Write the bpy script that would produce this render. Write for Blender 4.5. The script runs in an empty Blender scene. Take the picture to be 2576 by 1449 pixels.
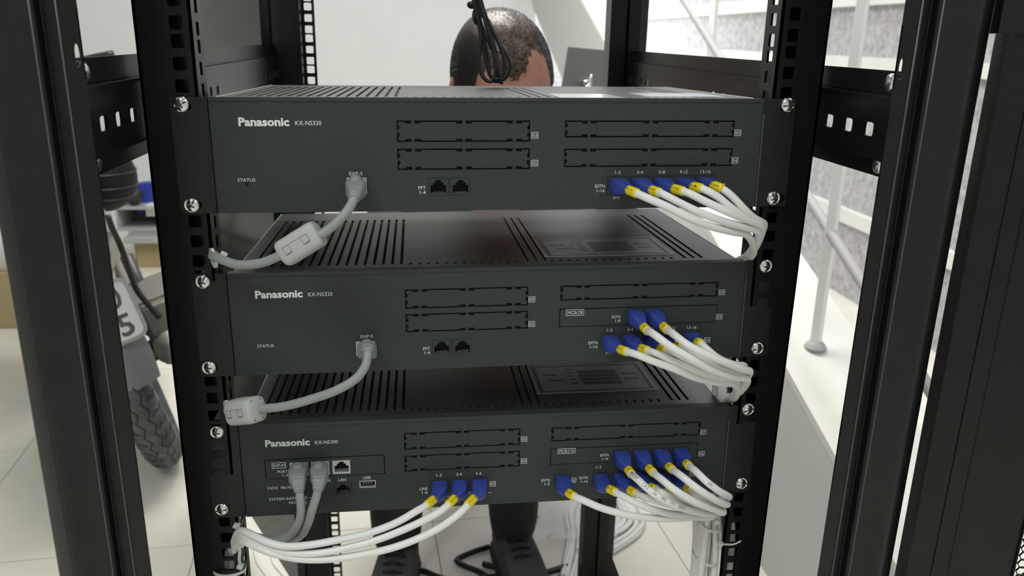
import bpy, bmesh, math, random
from mathutils import Vector, Matrix, Euler
random.seed(7)
S = 0.001                                   # everything below is written in millimetres
SC = bpy.context.scene
C = SC.collection

# ---------------------------------------------------------------- camera
CAM = Vector((-63.42, -637.70, 46.34)); CR = Euler((1.269802, -0.019203, -0.115571), 'XYZ'); F = 2044.52
cam_d = bpy.data.cameras.new('camera'); cam = bpy.data.objects.new('camera', cam_d); C.objects.link(cam)
cam.location = CAM * S; cam.rotation_euler = CR
cam_d.sensor_width = 36; cam_d.lens = 36 * F / 2576; cam_d.clip_start = 0.01; cam_d.clip_end = 100
cam_d.dof.use_dof = True; cam_d.dof.focus_distance = 0.68; cam_d.dof.aperture_fstop = 11
SC.camera = cam
CM = CR.to_matrix()

# ---------------------------------------------------------------- world, lights, exposure
SC.view_settings.view_transform = 'Standard'; SC.view_settings.look = 'None'
SC.view_settings.exposure = 0.28; SC.view_settings.gamma = 1.0; SC.view_settings.use_curve_mapping = False
w = bpy.data.worlds.new('overcast daylight'); SC.world = w; w.use_nodes = True
bg = w.node_tree.nodes['Background']; bg.inputs['Color'].default_value = (0.93, 0.97, 1.0, 1); bg.inputs['Strength'].default_value = 3.0

def area(name, loc, rot, sx, sy, power, col=(1, 1, 1)):
    l = bpy.data.lights.new(name, 'AREA'); l.shape = 'RECTANGLE'; l.size = sx; l.size_y = sy; l.energy = power; l.color = col
    o = bpy.data.objects.new(name, l); C.objects.link(o); o.location = loc; o.rotation_euler = rot
    return o
area('fill_light_back', (-0.2, 1.6, 1.62), (0, 0, 0), 1.3, 1.3, 52, (1.0, 0.98, 0.94))  # unseen overhead fill, added to brighten floor and wall behind the rack
area('fill_light_front', (-0.9, -1.3, 1.62), (0, 0, 0), 0.9, 0.9, 24, (0.97, 1.0, 0.98))  # unseen fill added at front left to lift the rack fronts

# ---------------------------------------------------------------- materials
def mat(name, col, rough=0.5, metal=0.0, noise=0.0, nscale=200.0, bump=0.0, bscale=900.0, col2=None, spec=0.5, trans=0.0, alpha=1.0, coat=0.0, sss=0.0):
    m = bpy.data.materials.new(name); m.use_nodes = True
    nt = m.node_tree; b = nt.nodes['Principled BSDF']
    b.inputs['Base Color'].default_value = (*col, 1); b.inputs['Roughness'].default_value = rough
    b.inputs['Metallic'].default_value = metal; b.inputs['Specular IOR Level'].default_value = spec
    b.inputs['Alpha'].default_value = alpha; b.inputs['Transmission Weight'].default_value = trans
    b.inputs['Coat Weight'].default_value = coat; b.inputs['Subsurface Weight'].default_value = sss
    tc = nt.nodes.new('ShaderNodeTexCoord')
    if noise or col2:
        n = nt.nodes.new('ShaderNodeTexNoise'); n.inputs['Scale'].default_value = nscale; n.inputs['Detail'].default_value = 4
        nt.links.new(tc.outputs['Object'], n.inputs['Vector'])
        r = nt.nodes.new('ShaderNodeValToRGB'); r.color_ramp.elements[0].position = 0.35; r.color_ramp.elements[1].position = 0.65
        c2 = col2 or tuple(min(1, c * (1 + noise)) for c in col)
        c1 = col if col2 else tuple(c * (1 - noise) for c in col)
        r.color_ramp.elements[0].color = (*c1, 1); r.color_ramp.elements[1].color = (*c2, 1)
        nt.links.new(n.outputs['Fac'], r.inputs['Fac']); nt.links.new(r.outputs['Color'], b.inputs['Base Color'])
    if bump:
        n2 = nt.nodes.new('ShaderNodeTexNoise'); n2.inputs['Scale'].default_value = bscale; n2.inputs['Detail'].default_value = 2
        nt.links.new(tc.outputs['Object'], n2.inputs['Vector'])
        bp = nt.nodes.new('ShaderNodeBump'); bp.inputs['Strength'].default_value = bump; bp.inputs['Distance'].default_value = 0.0005
        nt.links.new(n2.outputs['Fac'], bp.inputs['Height']); nt.links.new(bp.outputs['Normal'], b.inputs['Normal'])
    return m
M = {}
M['rack'] = mat('black powder coated steel', (0.0045, 0.0052, 0.0048), 0.32, noise=0.15, nscale=30, bump=0.15, bscale=700, spec=0.35)
M['post'] = mat('black satin steel post', (0.0065, 0.0078, 0.0072), 0.40, noise=0.2, nscale=60, bump=0.25, bscale=900, spec=0.38)
M['plastic'] = mat('charcoal moulded plastic', (0.025, 0.031, 0.030), 0.62, noise=0.12, nscale=900, bump=0.3, bscale=1500)
M['chassis'] = mat('charcoal painted sheet metal', (0.015, 0.018, 0.0165), 0.38, noise=0.1, nscale=500, bump=0.2, bscale=1200)
M['post_highlight'] = mat('painted edge highlight', (0.05, 0.055, 0.052), 0.22)  # lighter than the post, paints in its highlight lines
M['edge'] = mat('lighter bracket edge', (0.09, 0.10, 0.095), 0.35)
M['lidedge'] = mat('folded sheet edge glint', (0.42, 0.44, 0.43), 0.3, metal=0.5)  # pale colour stands in for the glint along the lid fold
M['bracket'] = mat('black bracket steel', (0.007, 0.0085, 0.008), 0.40, noise=0.15, nscale=120, bump=0.2)
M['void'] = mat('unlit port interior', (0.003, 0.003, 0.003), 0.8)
M['print'] = mat('white screen print', (0.80, 0.83, 0.82), 0.6)
M['print_dim'] = mat('grey screen print', (0.42, 0.45, 0.44), 0.6)
M['silver'] = mat('zinc plated steel', (0.75, 0.77, 0.76), 0.16, metal=1.0, bump=0.2, bscale=300)
M['darkmetal'] = mat('shadowed zinc recess', (0.10, 0.11, 0.11), 0.35, metal=0.8)
M['shield'] = mat('tinned socket shield', (0.50, 0.52, 0.52), 0.4, metal=0.6)
M['blue'] = mat('royal blue flexible boot plastic', (0.030, 0.056, 0.30), 0.42, noise=0.1, nscale=600)
M['yellow'] = mat('yellow cable marker plastic', (0.83, 0.66, 0.012), 0.4)
M['ink'] = mat('black marker ink', (0.03, 0.03, 0.03), 0.6)
M['ink_grey'] = mat('grey jacket print', (0.30, 0.31, 0.32), 0.6)
M['cord'] = mat('white cable jacket', (0.83, 0.83, 0.80), 0.42)
M['greycord'] = mat('light grey cable jacket', (0.29, 0.305, 0.305), 0.5)
M['greyboot'] = mat('grey moulded cable boot', (0.24, 0.255, 0.255), 0.5)
M['ferrite'] = mat('pale grey clip plastic', (0.44, 0.45, 0.43), 0.5)
M['tie'] = mat('translucent white nylon', (0.72, 0.74, 0.72), 0.35)
M['blackcord'] = mat('black rubber cord', (0.012, 0.012, 0.012), 0.45)
M['label'] = mat('grey label paper', (0.33, 0.35, 0.37), 0.35)
M['labelwhite'] = mat('white glossy label', (0.7, 0.72, 0.72), 0.15)
M['labeldark'] = mat('dark blue grey label ink', (0.035, 0.037, 0.055), 0.4)
M['wall'] = mat('white painted plaster', (0.74, 0.76, 0.75), 0.85, noise=0.02, nscale=3)
M['render'] = mat('cream rendered parapet', (0.72, 0.71, 0.66), 0.85, noise=0.03, nscale=6, bump=0.1, bscale=60)
M['parapet'] = mat('pale grey rendered parapet', (0.60, 0.62, 0.60), 0.85, noise=0.02, nscale=6, bump=0.1, bscale=60)
M['tile'] = mat('polished cream marble tile', (0.74, 0.71, 0.63), 0.22, col2=(0.82, 0.79, 0.72), nscale=3.5, spec=0.4)
M['joint'] = mat('grey tile joint', (0.33, 0.31, 0.28), 0.8)
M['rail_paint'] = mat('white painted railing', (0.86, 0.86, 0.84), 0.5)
M['rail_grey'] = mat('grey railing steel', (0.42, 0.41, 0.41), 0.6)  # mid grey for handrail, flanges and plate rim
M['doorsteel'] = mat('gloss black door steel', (0.006, 0.008, 0.007), 0.13, spec=0.35, noise=0.1, nscale=20)
M['greypanel'] = mat('mid grey panel', (0.20, 0.205, 0.20), 0.5)
M['hair'] = mat('black short hair', (0.012, 0.011, 0.010), 0.6)
M['skin'] = mat('warm skin', (0.52, 0.25, 0.19), 0.42, noise=0.08, nscale=40, sss=0.1)
M['thinscalp'] = mat('brown scalp with thin hair', (0.11, 0.072, 0.05), 0.32, noise=0.2, nscale=60)
M['scalp'] = mat('scalp under thick hair', (0.03, 0.024, 0.02), 0.35, noise=0.15, nscale=120)
M['shirt'] = mat('grey shirt cloth', (0.10, 0.11, 0.12), 0.9)
M['trousers'] = mat('charcoal trouser cloth', (0.020, 0.022, 0.022), 0.9, noise=0.3, nscale=20, bump=0.6, bscale=30)
M['shoe'] = mat('dark grey suede shoe', (0.040, 0.045, 0.044), 0.8, noise=0.2, nscale=40)
M['sole'] = mat('black rubber sole', (0.012, 0.012, 0.012), 0.7)
M['tyre'] = mat('dusty tyre rubber', (0.10, 0.105, 0.105), 0.85, noise=0.35, nscale=25)
M['tyre_groove'] = mat('dark tyre groove', (0.018, 0.018, 0.018), 0.9)
M['fender'] = mat('grey mudguard plastic', (0.27, 0.27, 0.29), 0.45)
M['bikeblack'] = mat('black motorcycle trim', (0.02, 0.02, 0.02), 0.4)
M['bikesteel'] = mat('dull motorcycle steel', (0.28, 0.27, 0.24), 0.45, metal=0.6)
M['plate'] = mat('white number plate', (0.80, 0.82, 0.82), 0.4)
M['plate_ink'] = mat('grey plate lettering', (0.10, 0.10, 0.10), 0.5)
M['lens'] = mat('yellow green indicator lens', (0.22, 0.22, 0.03), 0.4)
M['bluecloth'] = mat('blue folder plastic', (0.03, 0.05, 0.34), 0.5)
M['card'] = mat('tan cardboard', (0.38, 0.31, 0.17), 0.85, noise=0.05, nscale=12)
M['paper'] = mat('white paper', (0.78, 0.79, 0.80), 0.7)
M['greybox'] = mat('grey file box', (0.42, 0.42, 0.42), 0.6)
M['helmet'] = mat('black helmet shell', (0.003, 0.004, 0.005), 0.6, spec=0.2)
M['teal'] = mat('dark teal plastic', (0.01, 0.07, 0.07), 0.4)
M['bag'] = mat('clear plastic sheet', (0.86, 0.88, 0.90), 0.15, alpha=0.35)
M['purple'] = mat('purple plastic', (0.10, 0.07, 0.28), 0.5)

def speckle():
    m = mat('washed pebble render', (0.5, 0.5, 0.5), 0.9); nt = m.node_tree; b = nt.nodes['Principled BSDF']
    tc = nt.nodes.new('ShaderNodeTexCoord'); n = nt.nodes.new('ShaderNodeTexNoise'); n.inputs['Scale'].default_value = 26; n.inputs['Detail'].default_value = 7; n.inputs['Roughness'].default_value = 0.75
    r = nt.nodes.new('ShaderNodeValToRGB'); r.color_ramp.elements[0].position = 0.36; r.color_ramp.elements[1].position = 0.62
    r.color_ramp.elements[0].color = (0.30, 0.28, 0.29, 1); r.color_ramp.elements[1].color = (0.52, 0.51, 0.50, 1)
    nt.links.new(tc.outputs['Object'], n.inputs['Vector']); nt.links.new(n.outputs['Fac'], r.inputs['Fac']); nt.links.new(r.outputs['Color'], b.inputs['Base Color'])
    return m
M['speckle'] = speckle()

# ---------------------------------------------------------------- helpers
def at(px, py, Y):
    """world point (mm) on the plane y = Y that the photograph shows at pixel px, py"""
    d = CM @ Vector(((px - 1288) / F, -(py - 724.5) / F, -1.0)); t = (Y - CAM.y) / d.y
    return CAM + d * t
def atz(px, py, Z):
    d = CM @ Vector(((px - 1288) / F, -(py - 724.5) / F, -1.0)); t = (Z - CAM.z) / d.z
    return CAM + d * t

class MB:
    def __init__(s): s.v = []; s.f = []
    def add(s, vs, fs):
        o = len(s.v); s.v += [tuple(v) for v in vs]; s.f += [tuple(i + o for i in f) for f in fs]
        return s
    def box(s, a, b, m=None):
        (x0, y0, z0), (x1, y1, z1) = a, b
        vs = [(x0,y0,z0),(x1,y0,z0),(x1,y1,z0),(x0,y1,z0),(x0,y0,z1),(x1,y0,z1),(x1,y1,z1),(x0,y1,z1)]
        if m: vs = [m @ Vector(v) for v in vs]
        return s.add(vs, [(0,3,2,1),(4,5,6,7),(0,1,5,4),(1,2,6,5),(2,3,7,6),(3,0,4,7)])
    def prism(s, poly, h0, h1, fn):
        """poly: ccw list of (a,b); fn(a,b,h) -> point"""
        n = len(poly)
        vs = [fn(a, b, h0) for a, b in poly] + [fn(a, b, h1) for a, b in poly]
        fs = [tuple(range(n))[::-1], tuple(range(n, 2 * n))] + [(i, (i + 1) % n, n + (i + 1) % n, n + i) for i in range(n)]
        return s.add(vs, fs)
    def sweep(s, pts, prof, caps=True, up=Vector((0, 0, 1))):
        """prof(i, t) -> list of (a, b) across the path"""
        n = len(pts); T = []
        for i in range(n):
            a = pts[max(0, i - 1)]; b = pts[min(n - 1, i + 1)]; T.append((b - a).normalized())
        N = T[0].cross(up)
        if N.length < 1e-4: N = T[0].cross(Vector((1, 0, 0)))
        N.normalize(); rings = []; fr = []
        for i in range(n):
            N = (N - T[i] * N.dot(T[i])).normalized(); B = N.cross(T[i])
            fr.append((pts[i], N.copy(), B.copy()))
            rings.append([pts[i] + N * a + B * b for a, b in prof(i, i / max(1, n - 1))])
        k = len(rings[0]); vs = [p for r in rings for p in r]; fs = []
        for i in range(n - 1):
            for j in range(k):
                a = i * k + j; b = i * k + (j + 1) % k
                fs.append((a, b, b + k, a + k))
        if caps: fs += [tuple(range(k))[::-1], tuple(range((n - 1) * k, n * k))]
        s.add(vs, fs); return fr
    def tube(s, pts, r, k=10, caps=True):
        return s.sweep(pts, lambda i, t: [(r * math.cos(2 * math.pi * j / k), r * math.sin(2 * math.pi * j / k)) for j in range(k)], caps)
    def lathe(s, prof, m, k=20):
        """prof: list of (radius, height); axis = local z"""
        vs = []; fs = []
        for r, h in prof:
            for j in range(k): vs.append(m @ Vector((r * math.cos(2*math.pi*j/k), r * math.sin(2*math.pi*j/k), h)))
        for i in range(len(prof) - 1):
            for j in range(k):
                a = i*k+j; b = i*k+(j+1) % k; fs.append((a, b, b+k, a+k))
        fs += [tuple(range(k))[::-1], tuple(range((len(prof)-1)*k, len(prof)*k))]
        return s.add(vs, fs)
    def ball(s, c, r, seg=14, m=None):
        if not hasattr(r, '__len__'): r = (r, r, r)
        vs = []; fs = []
        for i in range(1, seg):
            for j in range(seg * 2):
                a = math.pi * i / seg; b = math.pi * j / seg
                vs.append(Vector((r[0]*math.sin(a)*math.cos(b), r[1]*math.sin(a)*math.sin(b), r[2]*math.cos(a))))
        k = seg * 2
        for i in range(seg - 2):
            for j in range(k): fs.append((i*k+j, (i+1)*k+j, (i+1)*k+(j+1) % k, i*k+(j+1) % k))
        vs += [Vector((0, 0, r[2])), Vector((0, 0, -r[2]))]
        for j in range(k): fs.append((len(vs)-2, j, (j+1) % k)); fs.append((len(vs)-1, (seg-2)*k+(j+1) % k, (seg-2)*k+j))
        c = Vector(c); vs = [(m @ v if m else v) + c for v in vs]
        return s.add(vs, fs)
    def cell(s, u0, u1, v0, v1, loop, h0, h1, fn):
        """a rectangular cell of plate with one hole; loop = ccw points, its count a multiple of 8, first at angle 0"""
        n = len(loop); cu = sum(p[0] for p in loop)/n; cv = sum(p[1] for p in loop)/n
        out = []
        for i in range(n):
            a = 2*math.pi*i/n; q = (i * 8) // n
            if (i * 8) % n == 0 and q % 2 == 1:
                out.append(((u1 if q in (1, 7) else u0), (v1 if q in (1, 3) else v0)))
            else:
                f = (i * 8 / n)
                du = loop[i][0]; dv = loop[i][1]
                if f < 1 or f > 7: out.append((u1, dv))
                elif f < 3: out.append((du, v1))
                elif f < 5: out.append((u0, dv))
                else: out.append((du, v0))
        vs = [fn(a, b, h0) for a, b in out] + [fn(a, b, h0) for a, b in loop] + [fn(a, b, h1) for a, b in out] + [fn(a, b, h1) for a, b in loop]
        fs = []
        for i in range(n):
            j = (i + 1) % n
            fs.append((i, n + i, n + j, j)); fs.append((2*n + i, 2*n + j, 3*n + j, 3*n + i)); fs.append((n + i, 3*n + i, 3*n + j, n + j))
        return s.add(vs, fs)
    def grid(s, us, vs_, holes, h0, h1, fn):
        """flat plate u0..u1 x v0..v1 with rectangular through holes"""
        U = sorted(set([us[0], us[1]] + [x for h in holes for x in (h[0], h[1])])); V = sorted(set([vs_[0], vs_[1]] + [x for h in holes for x in (h[2], h[3])]))
        U = [x for x in U if us[0] <= x <= us[1]]; V = [x for x in V if vs_[0] <= x <= vs_[1]]
        nu, nv = len(U), len(V)
        def solid(i, j):
            if i < 0 or j < 0 or i >= nu - 1 or j >= nv - 1: return False
            a = (U[i]+U[i+1])/2; b = (V[j]+V[j+1])/2
            return not any(h[0] < a < h[1] and h[2] < b < h[3] for h in holes)
        o = len(s.v)
        for h in (h0, h1):
            for i in range(nu):
                for j in range(nv): s.v.append(tuple(fn(U[i], V[j], h)))
        I = lambda i, j, k: o + k*nu*nv + i*nv + j
        for i in range(nu - 1):
            for j in range(nv - 1):
                if not solid(i, j): continue
                s.f.append((I(i,j,0), I(i,j+1,0), I(i+1,j+1,0), I(i+1,j,0))); s.f.append((I(i,j,1), I(i+1,j,1), I(i+1,j+1,1), I(i,j+1,1)))
                if not solid(i-1, j): s.f.append((I(i,j,0), I(i,j,1), I(i,j+1,1), I(i,j+1,0)))
                if not solid(i+1, j): s.f.append((I(i+1,j,0), I(i+1,j+1,0), I(i+1,j+1,1), I(i+1,j,1)))
                if not solid(i, j-1): s.f.append((I(i,j,0), I(i+1,j,0), I(i+1,j,1), I(i,j,1)))
                if not solid(i, j+1): s.f.append((I(i,j+1,0), I(i,j+1,1), I(i+1,j+1,1), I(i+1,j+1,0)))
        return s
    def build(s, name, m, parent=None, smooth=False, bevel=0, origin=(0, 0, 0), label=None, weld=False):
        me = bpy.data.meshes.new(name); o = Vector(origin)
        me.from_pydata([((v[0]-o.x)*S, (v[1]-o.y)*S, (v[2]-o.z)*S) for v in s.v], [], s.f); me.update()
        if weld or bevel:
            b = bmesh.new(); b.from_mesh(me); bmesh.ops.remove_doubles(b, verts=b.verts, dist=1e-6); bmesh.ops.recalc_face_normals(b, faces=b.faces); b.to_mesh(me); b.free()
        ob = bpy.data.objects.new(name, me); C.objects.link(ob)
        me.materials.append(m if not isinstance(m, str) else M[m])
        if smooth:
            for p in me.polygons: p.use_smooth = True
        if bevel:
            bv = ob.modifiers.new('bevel', 'BEVEL'); bv.width = bevel*S; bv.segments = 2; bv.limit_method = 'ANGLE'
        if parent: ob.parent = parent
        if parent is None: ob.location = o*S
        if label: ob['label'] = label
        return ob

def thing(name, label, cat, loc=(0, 0, 0), rot=None, group=None):
    o = bpy.data.objects.new(name, None); C.objects.link(o); o.location = Vector(loc)*S; o.empty_display_size = 0.02
    if rot: o.rotation_euler = rot
    o['label'] = label; o['category'] = cat
    if group: o['group'] = group
    return o
def tag(o, label, cat, group=None, kind=None):
    o['label'] = label; o['category'] = cat
    if group: o['group'] = group
    if kind: o['kind'] = kind
    return o
def struct(o): o['kind'] = 'structure'; return o

def spline(ctrl, step=3.0):
    P = [Vector(p) for p in ctrl]; P = [P[0]*2 - P[1]] + P + [P[-1]*2 - P[-2]]; out = []
    for i in range(1, len(P) - 2):
        a, b, c, d = P[i-1], P[i], P[i+1], P[i+2]
        ta = math.sqrt(max((b-a).length, 1e-3)); tb = math.sqrt(max((c-b).length, 1e-3)); tc = math.sqrt(max((d-c).length, 1e-3))
        m1 = ((b-a)/ta - (c-a)/(ta+tb) + (c-b)/tb)*tb; m2 = ((c-b)/tb - (d-b)/(tb+tc) + (d-c)/tc)*tb
        n = max(2, int((c-b).length/step))
        for k in range(n):
            t = k/n; out.append(b*(2*t**3-3*t*t+1) + m1*(t**3-2*t*t+t) + c*(-2*t**3+3*t*t) + m2*(t**3-t*t))
    out.append(P[-2]); return out
def resample(pts, step):
    L = [0]
    for a, b in zip(pts, pts[1:]): L.append(L[-1] + (b-a).length)
    n = max(2, int(L[-1]/step)); out = []; j = 0
    for i in range(n+1):
        s = L[-1]*i/n
        while j < len(L)-2 and L[j+1] < s: j += 1
        f = (s-L[j])/max(1e-6, L[j+1]-L[j]); out.append(pts[j].lerp(pts[j+1], f))
    return out, L[-1]

_tc = {}
def glyphs(txt, bold=0.0):
    """2-D mesh of a line of text scaled to cap height 1, left at 0: (verts, faces, width)"""
    key = (txt, bold)
    if key in _tc: return _tc[key]
    cu = bpy.data.curves.new('text', 'FONT'); cu.body = txt; cu.size = 1; cu.resolution_u = 2; cu.offset = bold
    ob = bpy.data.objects.new('text', cu); C.objects.link(ob)
    me = bpy.data.meshes.new_from_object(ob.evaluated_get(bpy.context.evaluated_depsgraph_get()))
    vs = [(v.co.x, v.co.y) for v in me.vertices]; fs = [tuple(p.vertices) for p in me.polygons]
    bpy.data.objects.remove(ob); bpy.data.curves.remove(cu); bpy.data.meshes.remove(me)
    x0 = min(v[0] for v in vs); x1 = max(v[0] for v in vs); cap = 0.70
    _tc[key] = ([((v[0]-x0)/cap, v[1]/cap) for v in vs], fs, (x1-x0)/cap)
    return _tc[key]
_fc = {}
def fine_glyphs(txt, bold):
    """the same mesh cut finely enough to bend round a cord"""
    if (txt, bold) in _fc: return _fc[(txt, bold)]
    vs, fs, w_ = glyphs(txt, bold); b = bmesh.new(); bv_ = [b.verts.new((a, c, 0)) for a, c in vs]
    for f in fs:
        try: b.faces.new([bv_[i] for i in f])
        except ValueError: pass
    for _ in range(3):
        bmesh.ops.triangulate(b, faces=b.faces)
        bmesh.ops.subdivide_edges(b, edges=[e for e in b.edges if e.calc_length() > 0.22], cuts=1)
    bmesh.ops.triangulate(b, faces=b.faces); b.verts.index_update()
    _fc[(txt, bold)] = ([(v.co.x, v.co.y) for v in b.verts], [tuple(v.index for v in f.verts) for f in b.faces], w_); b.free()
    return _fc[(txt, bold)]
def add_text(mb, txt, x, z, h, y, width=None, align='l', bold=0.0, aspect=0.86):
    vs, fs, w_ = glyphs(txt, bold)
    sx = (width/w_) if width else h*aspect
    W = w_*sx; x0 = x - (W/2 if align == 'c' else W if align == 'r' else 0)
    mb.add([(x0 + a*sx, y, z + b*h) for a, b in vs], fs)
def frame_rect(mb, x0, x1, z0, z1, t, y):
    mb.grid((x0, x1), (z0, z1), [(x0+t, x1-t, z0+t, z1-t)], y, y-0.06, lambda a, b, h: (a, h, b))
XZ = lambda a, b, h: (a, h, b)               # plate facing the camera side
XY = lambda a, b, h: (a, b, h)
YZ = lambda X: (lambda a, b, h: (X + h, a, b))
def rloop(cx, cz, w_, h_, r, k=3):
    """rounded rectangle with 8*m points starting at angle 0"""
    pts = []; n = 8*k
    for i in range(n):
        a = 2*math.pi*i/n; c, s_ = math.cos(a), math.sin(a)
        e = 2.0/ (2.0 + 8.0*(1 - min(1, r/(min(w_, h_)/2))))
        pts.append((cx + w_/2*math.copysign(abs(c)**e, c), cz + h_/2*math.copysign(abs(s_)**e, s_)))
    return pts
def frame_m(o, x, y, z):
    m = Matrix.Identity(4)
    for i, v in enumerate((x, y, z)):
        m[0][i], m[1][i], m[2][i] = v
    m[0][3], m[1][3], m[2][3] = o
    return m

# ================================================================ SETTING
PH = math.radians(4.5); E1 = Vector((math.cos(PH), math.sin(PH), 0)); E2 = Vector((-math.sin(PH), math.cos(PH), 0)); FZ = -1050.0
def room(u, v, z): return E1*u + E2*v + Vector((0, 0, z))
def rbox(name, m, u0, u1, v0, v1, z0, z1):
    b = MB(); b.box((u0, v0, z0), (u1, v1, z1), frame_m((0, 0, 0), E1, E2, (0, 0, 1))); return struct(b.build(name, m))
floor = rbox('floor', 'joint', -3200, 5200, -3400, 6500, FZ-40, FZ-2.2)
T = 525.0; tb = MB(); tb.box((1.1, 1.1, -12), (T-1.1, T-1.1, 0)); tile0 = None
for i in range(-4, 3):
    for j in range(-2, 6):
        p = room(45 + i*T, 1033 + j*T, FZ)
        if tile0 is None:
            tile0 = tb.build('tile', 'tile', floor); o = tile0
        else:
            o = tile0.copy(); C.objects.link(o)
        o.location = p*S; o.rotation_euler = (0, 0, PH)
far = MB()
for i in range(-7, 10):
    for j in range(-9, 11):
        if -4 <= i < 3 and -2 <= j < 6: continue
        far.box((45+i*T+1.1, 1033+j*T+1.1, FZ-12), (45+(i+1)*T-1.1, 1033+(j+1)*T-1.1, FZ), frame_m((0, 0, 0), E1, E2, (0, 0, 1)))
ft = far.build('distant_tiles', 'tile', floor); ft['kind'] = 'stuff'
rbox('wall_back', 'wall', -3200, 960, 4150, 4300, FZ, 1700)
rbox('wall_left', 'wall', -3300, -3200, -3400, 4300, FZ, 1700)
rbox('wall_front', 'wall', -3200, 1500, -3500, -3400, FZ, 1700)
rbox('wall_daylight_block', 'wall', 1500, 1600, -3400, 250, FZ, 1700)  # unseen wall added to block daylight from the front right
rbox('ceiling', 'wall', -3200, 1100, -3400, 4300, 1700, 1800)

# sloping parapet of the stair on the right, its coping, posts and handrail
A0 = Vector((672.1, 801.9, FZ)); DS = Vector((-0.016767, 0.937382, 0.347898)); DH = Vector((-0.01788, 0.99984, 0)); NS = Vector((0.99984, 0.01788, 0))
def st(s, off, dz): return A0 + DH*s + NS*off + Vector((0, 0, s*0.34790/0.93753 + dz))
pw = MB()
s0, s1 = -1500, 4300
pv = [st(s, o_, dz) for s in (s0, s1) for o_, dz in ((0, 0), (190, 0), (190, 452), (0, 452))]
pw.add(pv, [(0,1,2,3),(7,6,5,4),(0,4,5,1),(1,5,6,2),(2,6,7,3),(3,7,4,0)])
struct(pw.build('wall_parapet', 'parapet'))
cop = MB(); pv = [st(s, o_, dz) for s in (s0, s1) for o_, dz in ((-1, 452), (195, 452), (195, 470), (-1, 470))]
cop.add(pv, [(0,1,2,3),(7,6,5,4),(0,4,5,1),(1,5,6,2),(2,6,7,3),(3,7,4,0)]); struct(cop.build('trim_1', 'render'))
def oncoping(px, py):
    d = CM @ Vector(((px-1288)/F, -(py-724.5)/F, -1.0)); n_ = NS.cross(DS); t = (st(0, 0, 470) - CAM).dot(n_)/d.dot(n_); return CAM + d*t
def onplane(px, py, off):
    d = CM @ Vector(((px-1288)/F, -(py-724.5)/F, -1.0)); t = ((A0 + NS*off - CAM).dot(NS))/d.dot(NS); return CAM + d*t
hr = thing('stair_railing', 'white painted steel railing with round sloping handrail on the bright parapet outside', 'railing', oncoping(2050, 875))
p1 = onplane(1720, 0, 84); p2 = onplane(2140, 665, 84); dd = (p2-p1).normalized()
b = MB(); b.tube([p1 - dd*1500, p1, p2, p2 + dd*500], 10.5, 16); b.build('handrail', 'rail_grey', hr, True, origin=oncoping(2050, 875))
def rpost(px, py):
    base = oncoping(px, py); o0 = oncoping(2050, 875)
    m = Matrix.Translation(base) @ Matrix.Rotation(math.radians(38), 4, 'Z')
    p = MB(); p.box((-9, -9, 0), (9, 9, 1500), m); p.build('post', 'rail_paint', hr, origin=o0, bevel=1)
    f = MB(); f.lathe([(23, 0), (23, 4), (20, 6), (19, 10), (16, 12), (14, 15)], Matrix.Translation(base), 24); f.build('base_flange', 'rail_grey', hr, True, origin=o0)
rpost(2050, 875); rpost(1770, 330)
# speckled wall across the stairwell and the pale ledges on it
def atx(px, py, X):
    d = CM @ Vector(((px-1288)/F, -(py-724.5)/F, -1.0)); t = (X - CAM.x)/d.x; return CAM + d*t
WX = 1850
b = MB(); b.box((WX, 250, -2500), (WX+150, 9000, 3000)); struct(b.build('wall_outside', 'speckle'))
b = MB(); b.box((960, 8800, -2500), (WX, 9000, 3000)); struct(b.build('wall_stairwell', 'speckle'))
for k, (px, py, hh) in enumerate([(1780, 24, 70), (2150, 158, 50), (2090, 530, 60)]):
    a_ = atx(px, py, WX-30)
    b = MB(); b.box((WX-30, 260, a_.z-hh/2), (WX, 8800, a_.z+hh/2)); struct(b.build('trim_%d' % (k+2), 'render'))

# ================================================================ THE RACK CABINET
rack = thing('rack_cabinet', 'black open steel equipment rack with slotted side channels, holding three switch units', 'rack', (0, 0, FZ))
RO = Vector((0, 0, FZ))
def rp(mb, name, m='rack', **k): return mb.build(name, m, rack, origin=RO, **k)
ZT, ZB = 420.0, -985.0
HZ = [-6.35 - 44.45*k - d for k in range(-9, 22) for d in (0, 15.875, 31.75)]
def rail(name, sx, y0, front):
    """punched mounting rail: a face towards the camera and a flange running back; sx = -1 left, 1 right"""
    b = MB(); hx = 232.5; fn = lambda a, z, h: (sx*a, y0 + h, z)
    zs = sorted(z for z in HZ if ZB+8 < z < ZT-8)
    edges = [ZB] + [(a+c)/2 for a, c in zip(zs, zs[1:])] + [ZT]
    for i, z in enumerate(zs):
        b.cell(224, 242, edges[i], edges[i+1], rloop(hx+0.5, z, 9.8, 9.8, 1.2, 2), 0, 2, fn)
    b.grid((242, 262), (ZB, ZT), [], 0, 2, fn)
    b.grid((222, 224), (ZB, ZT), [], 0, 2, fn)
    fy = lambda a, z, h: (sx*(222 + h), y0 + a, z)
    for i, z in enumerate(zs):
        b.cell(4, 26, edges[i]-(4 if i else 0), edges[i+1]-(4 if i < len(zs)-1 else 0), rloop(15, z-4, 11, 10, 1.2, 2), 0, 2, fy)
    b.grid((0, 4), (ZB, ZT), [], 0, 2, fy); b.grid((26, 30), (ZB, ZT), [], 0, 2, fy)
    b.grid((0, 16), (ZB, ZT), [], 0, 2, lambda a, z, h: (sx*(262 - h), y0 + a, z))
    return rp(b, name)
rail('mounting_rail', -1, 0.6, True); rail('mounting_rail', 1, 0.6, True)
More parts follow.
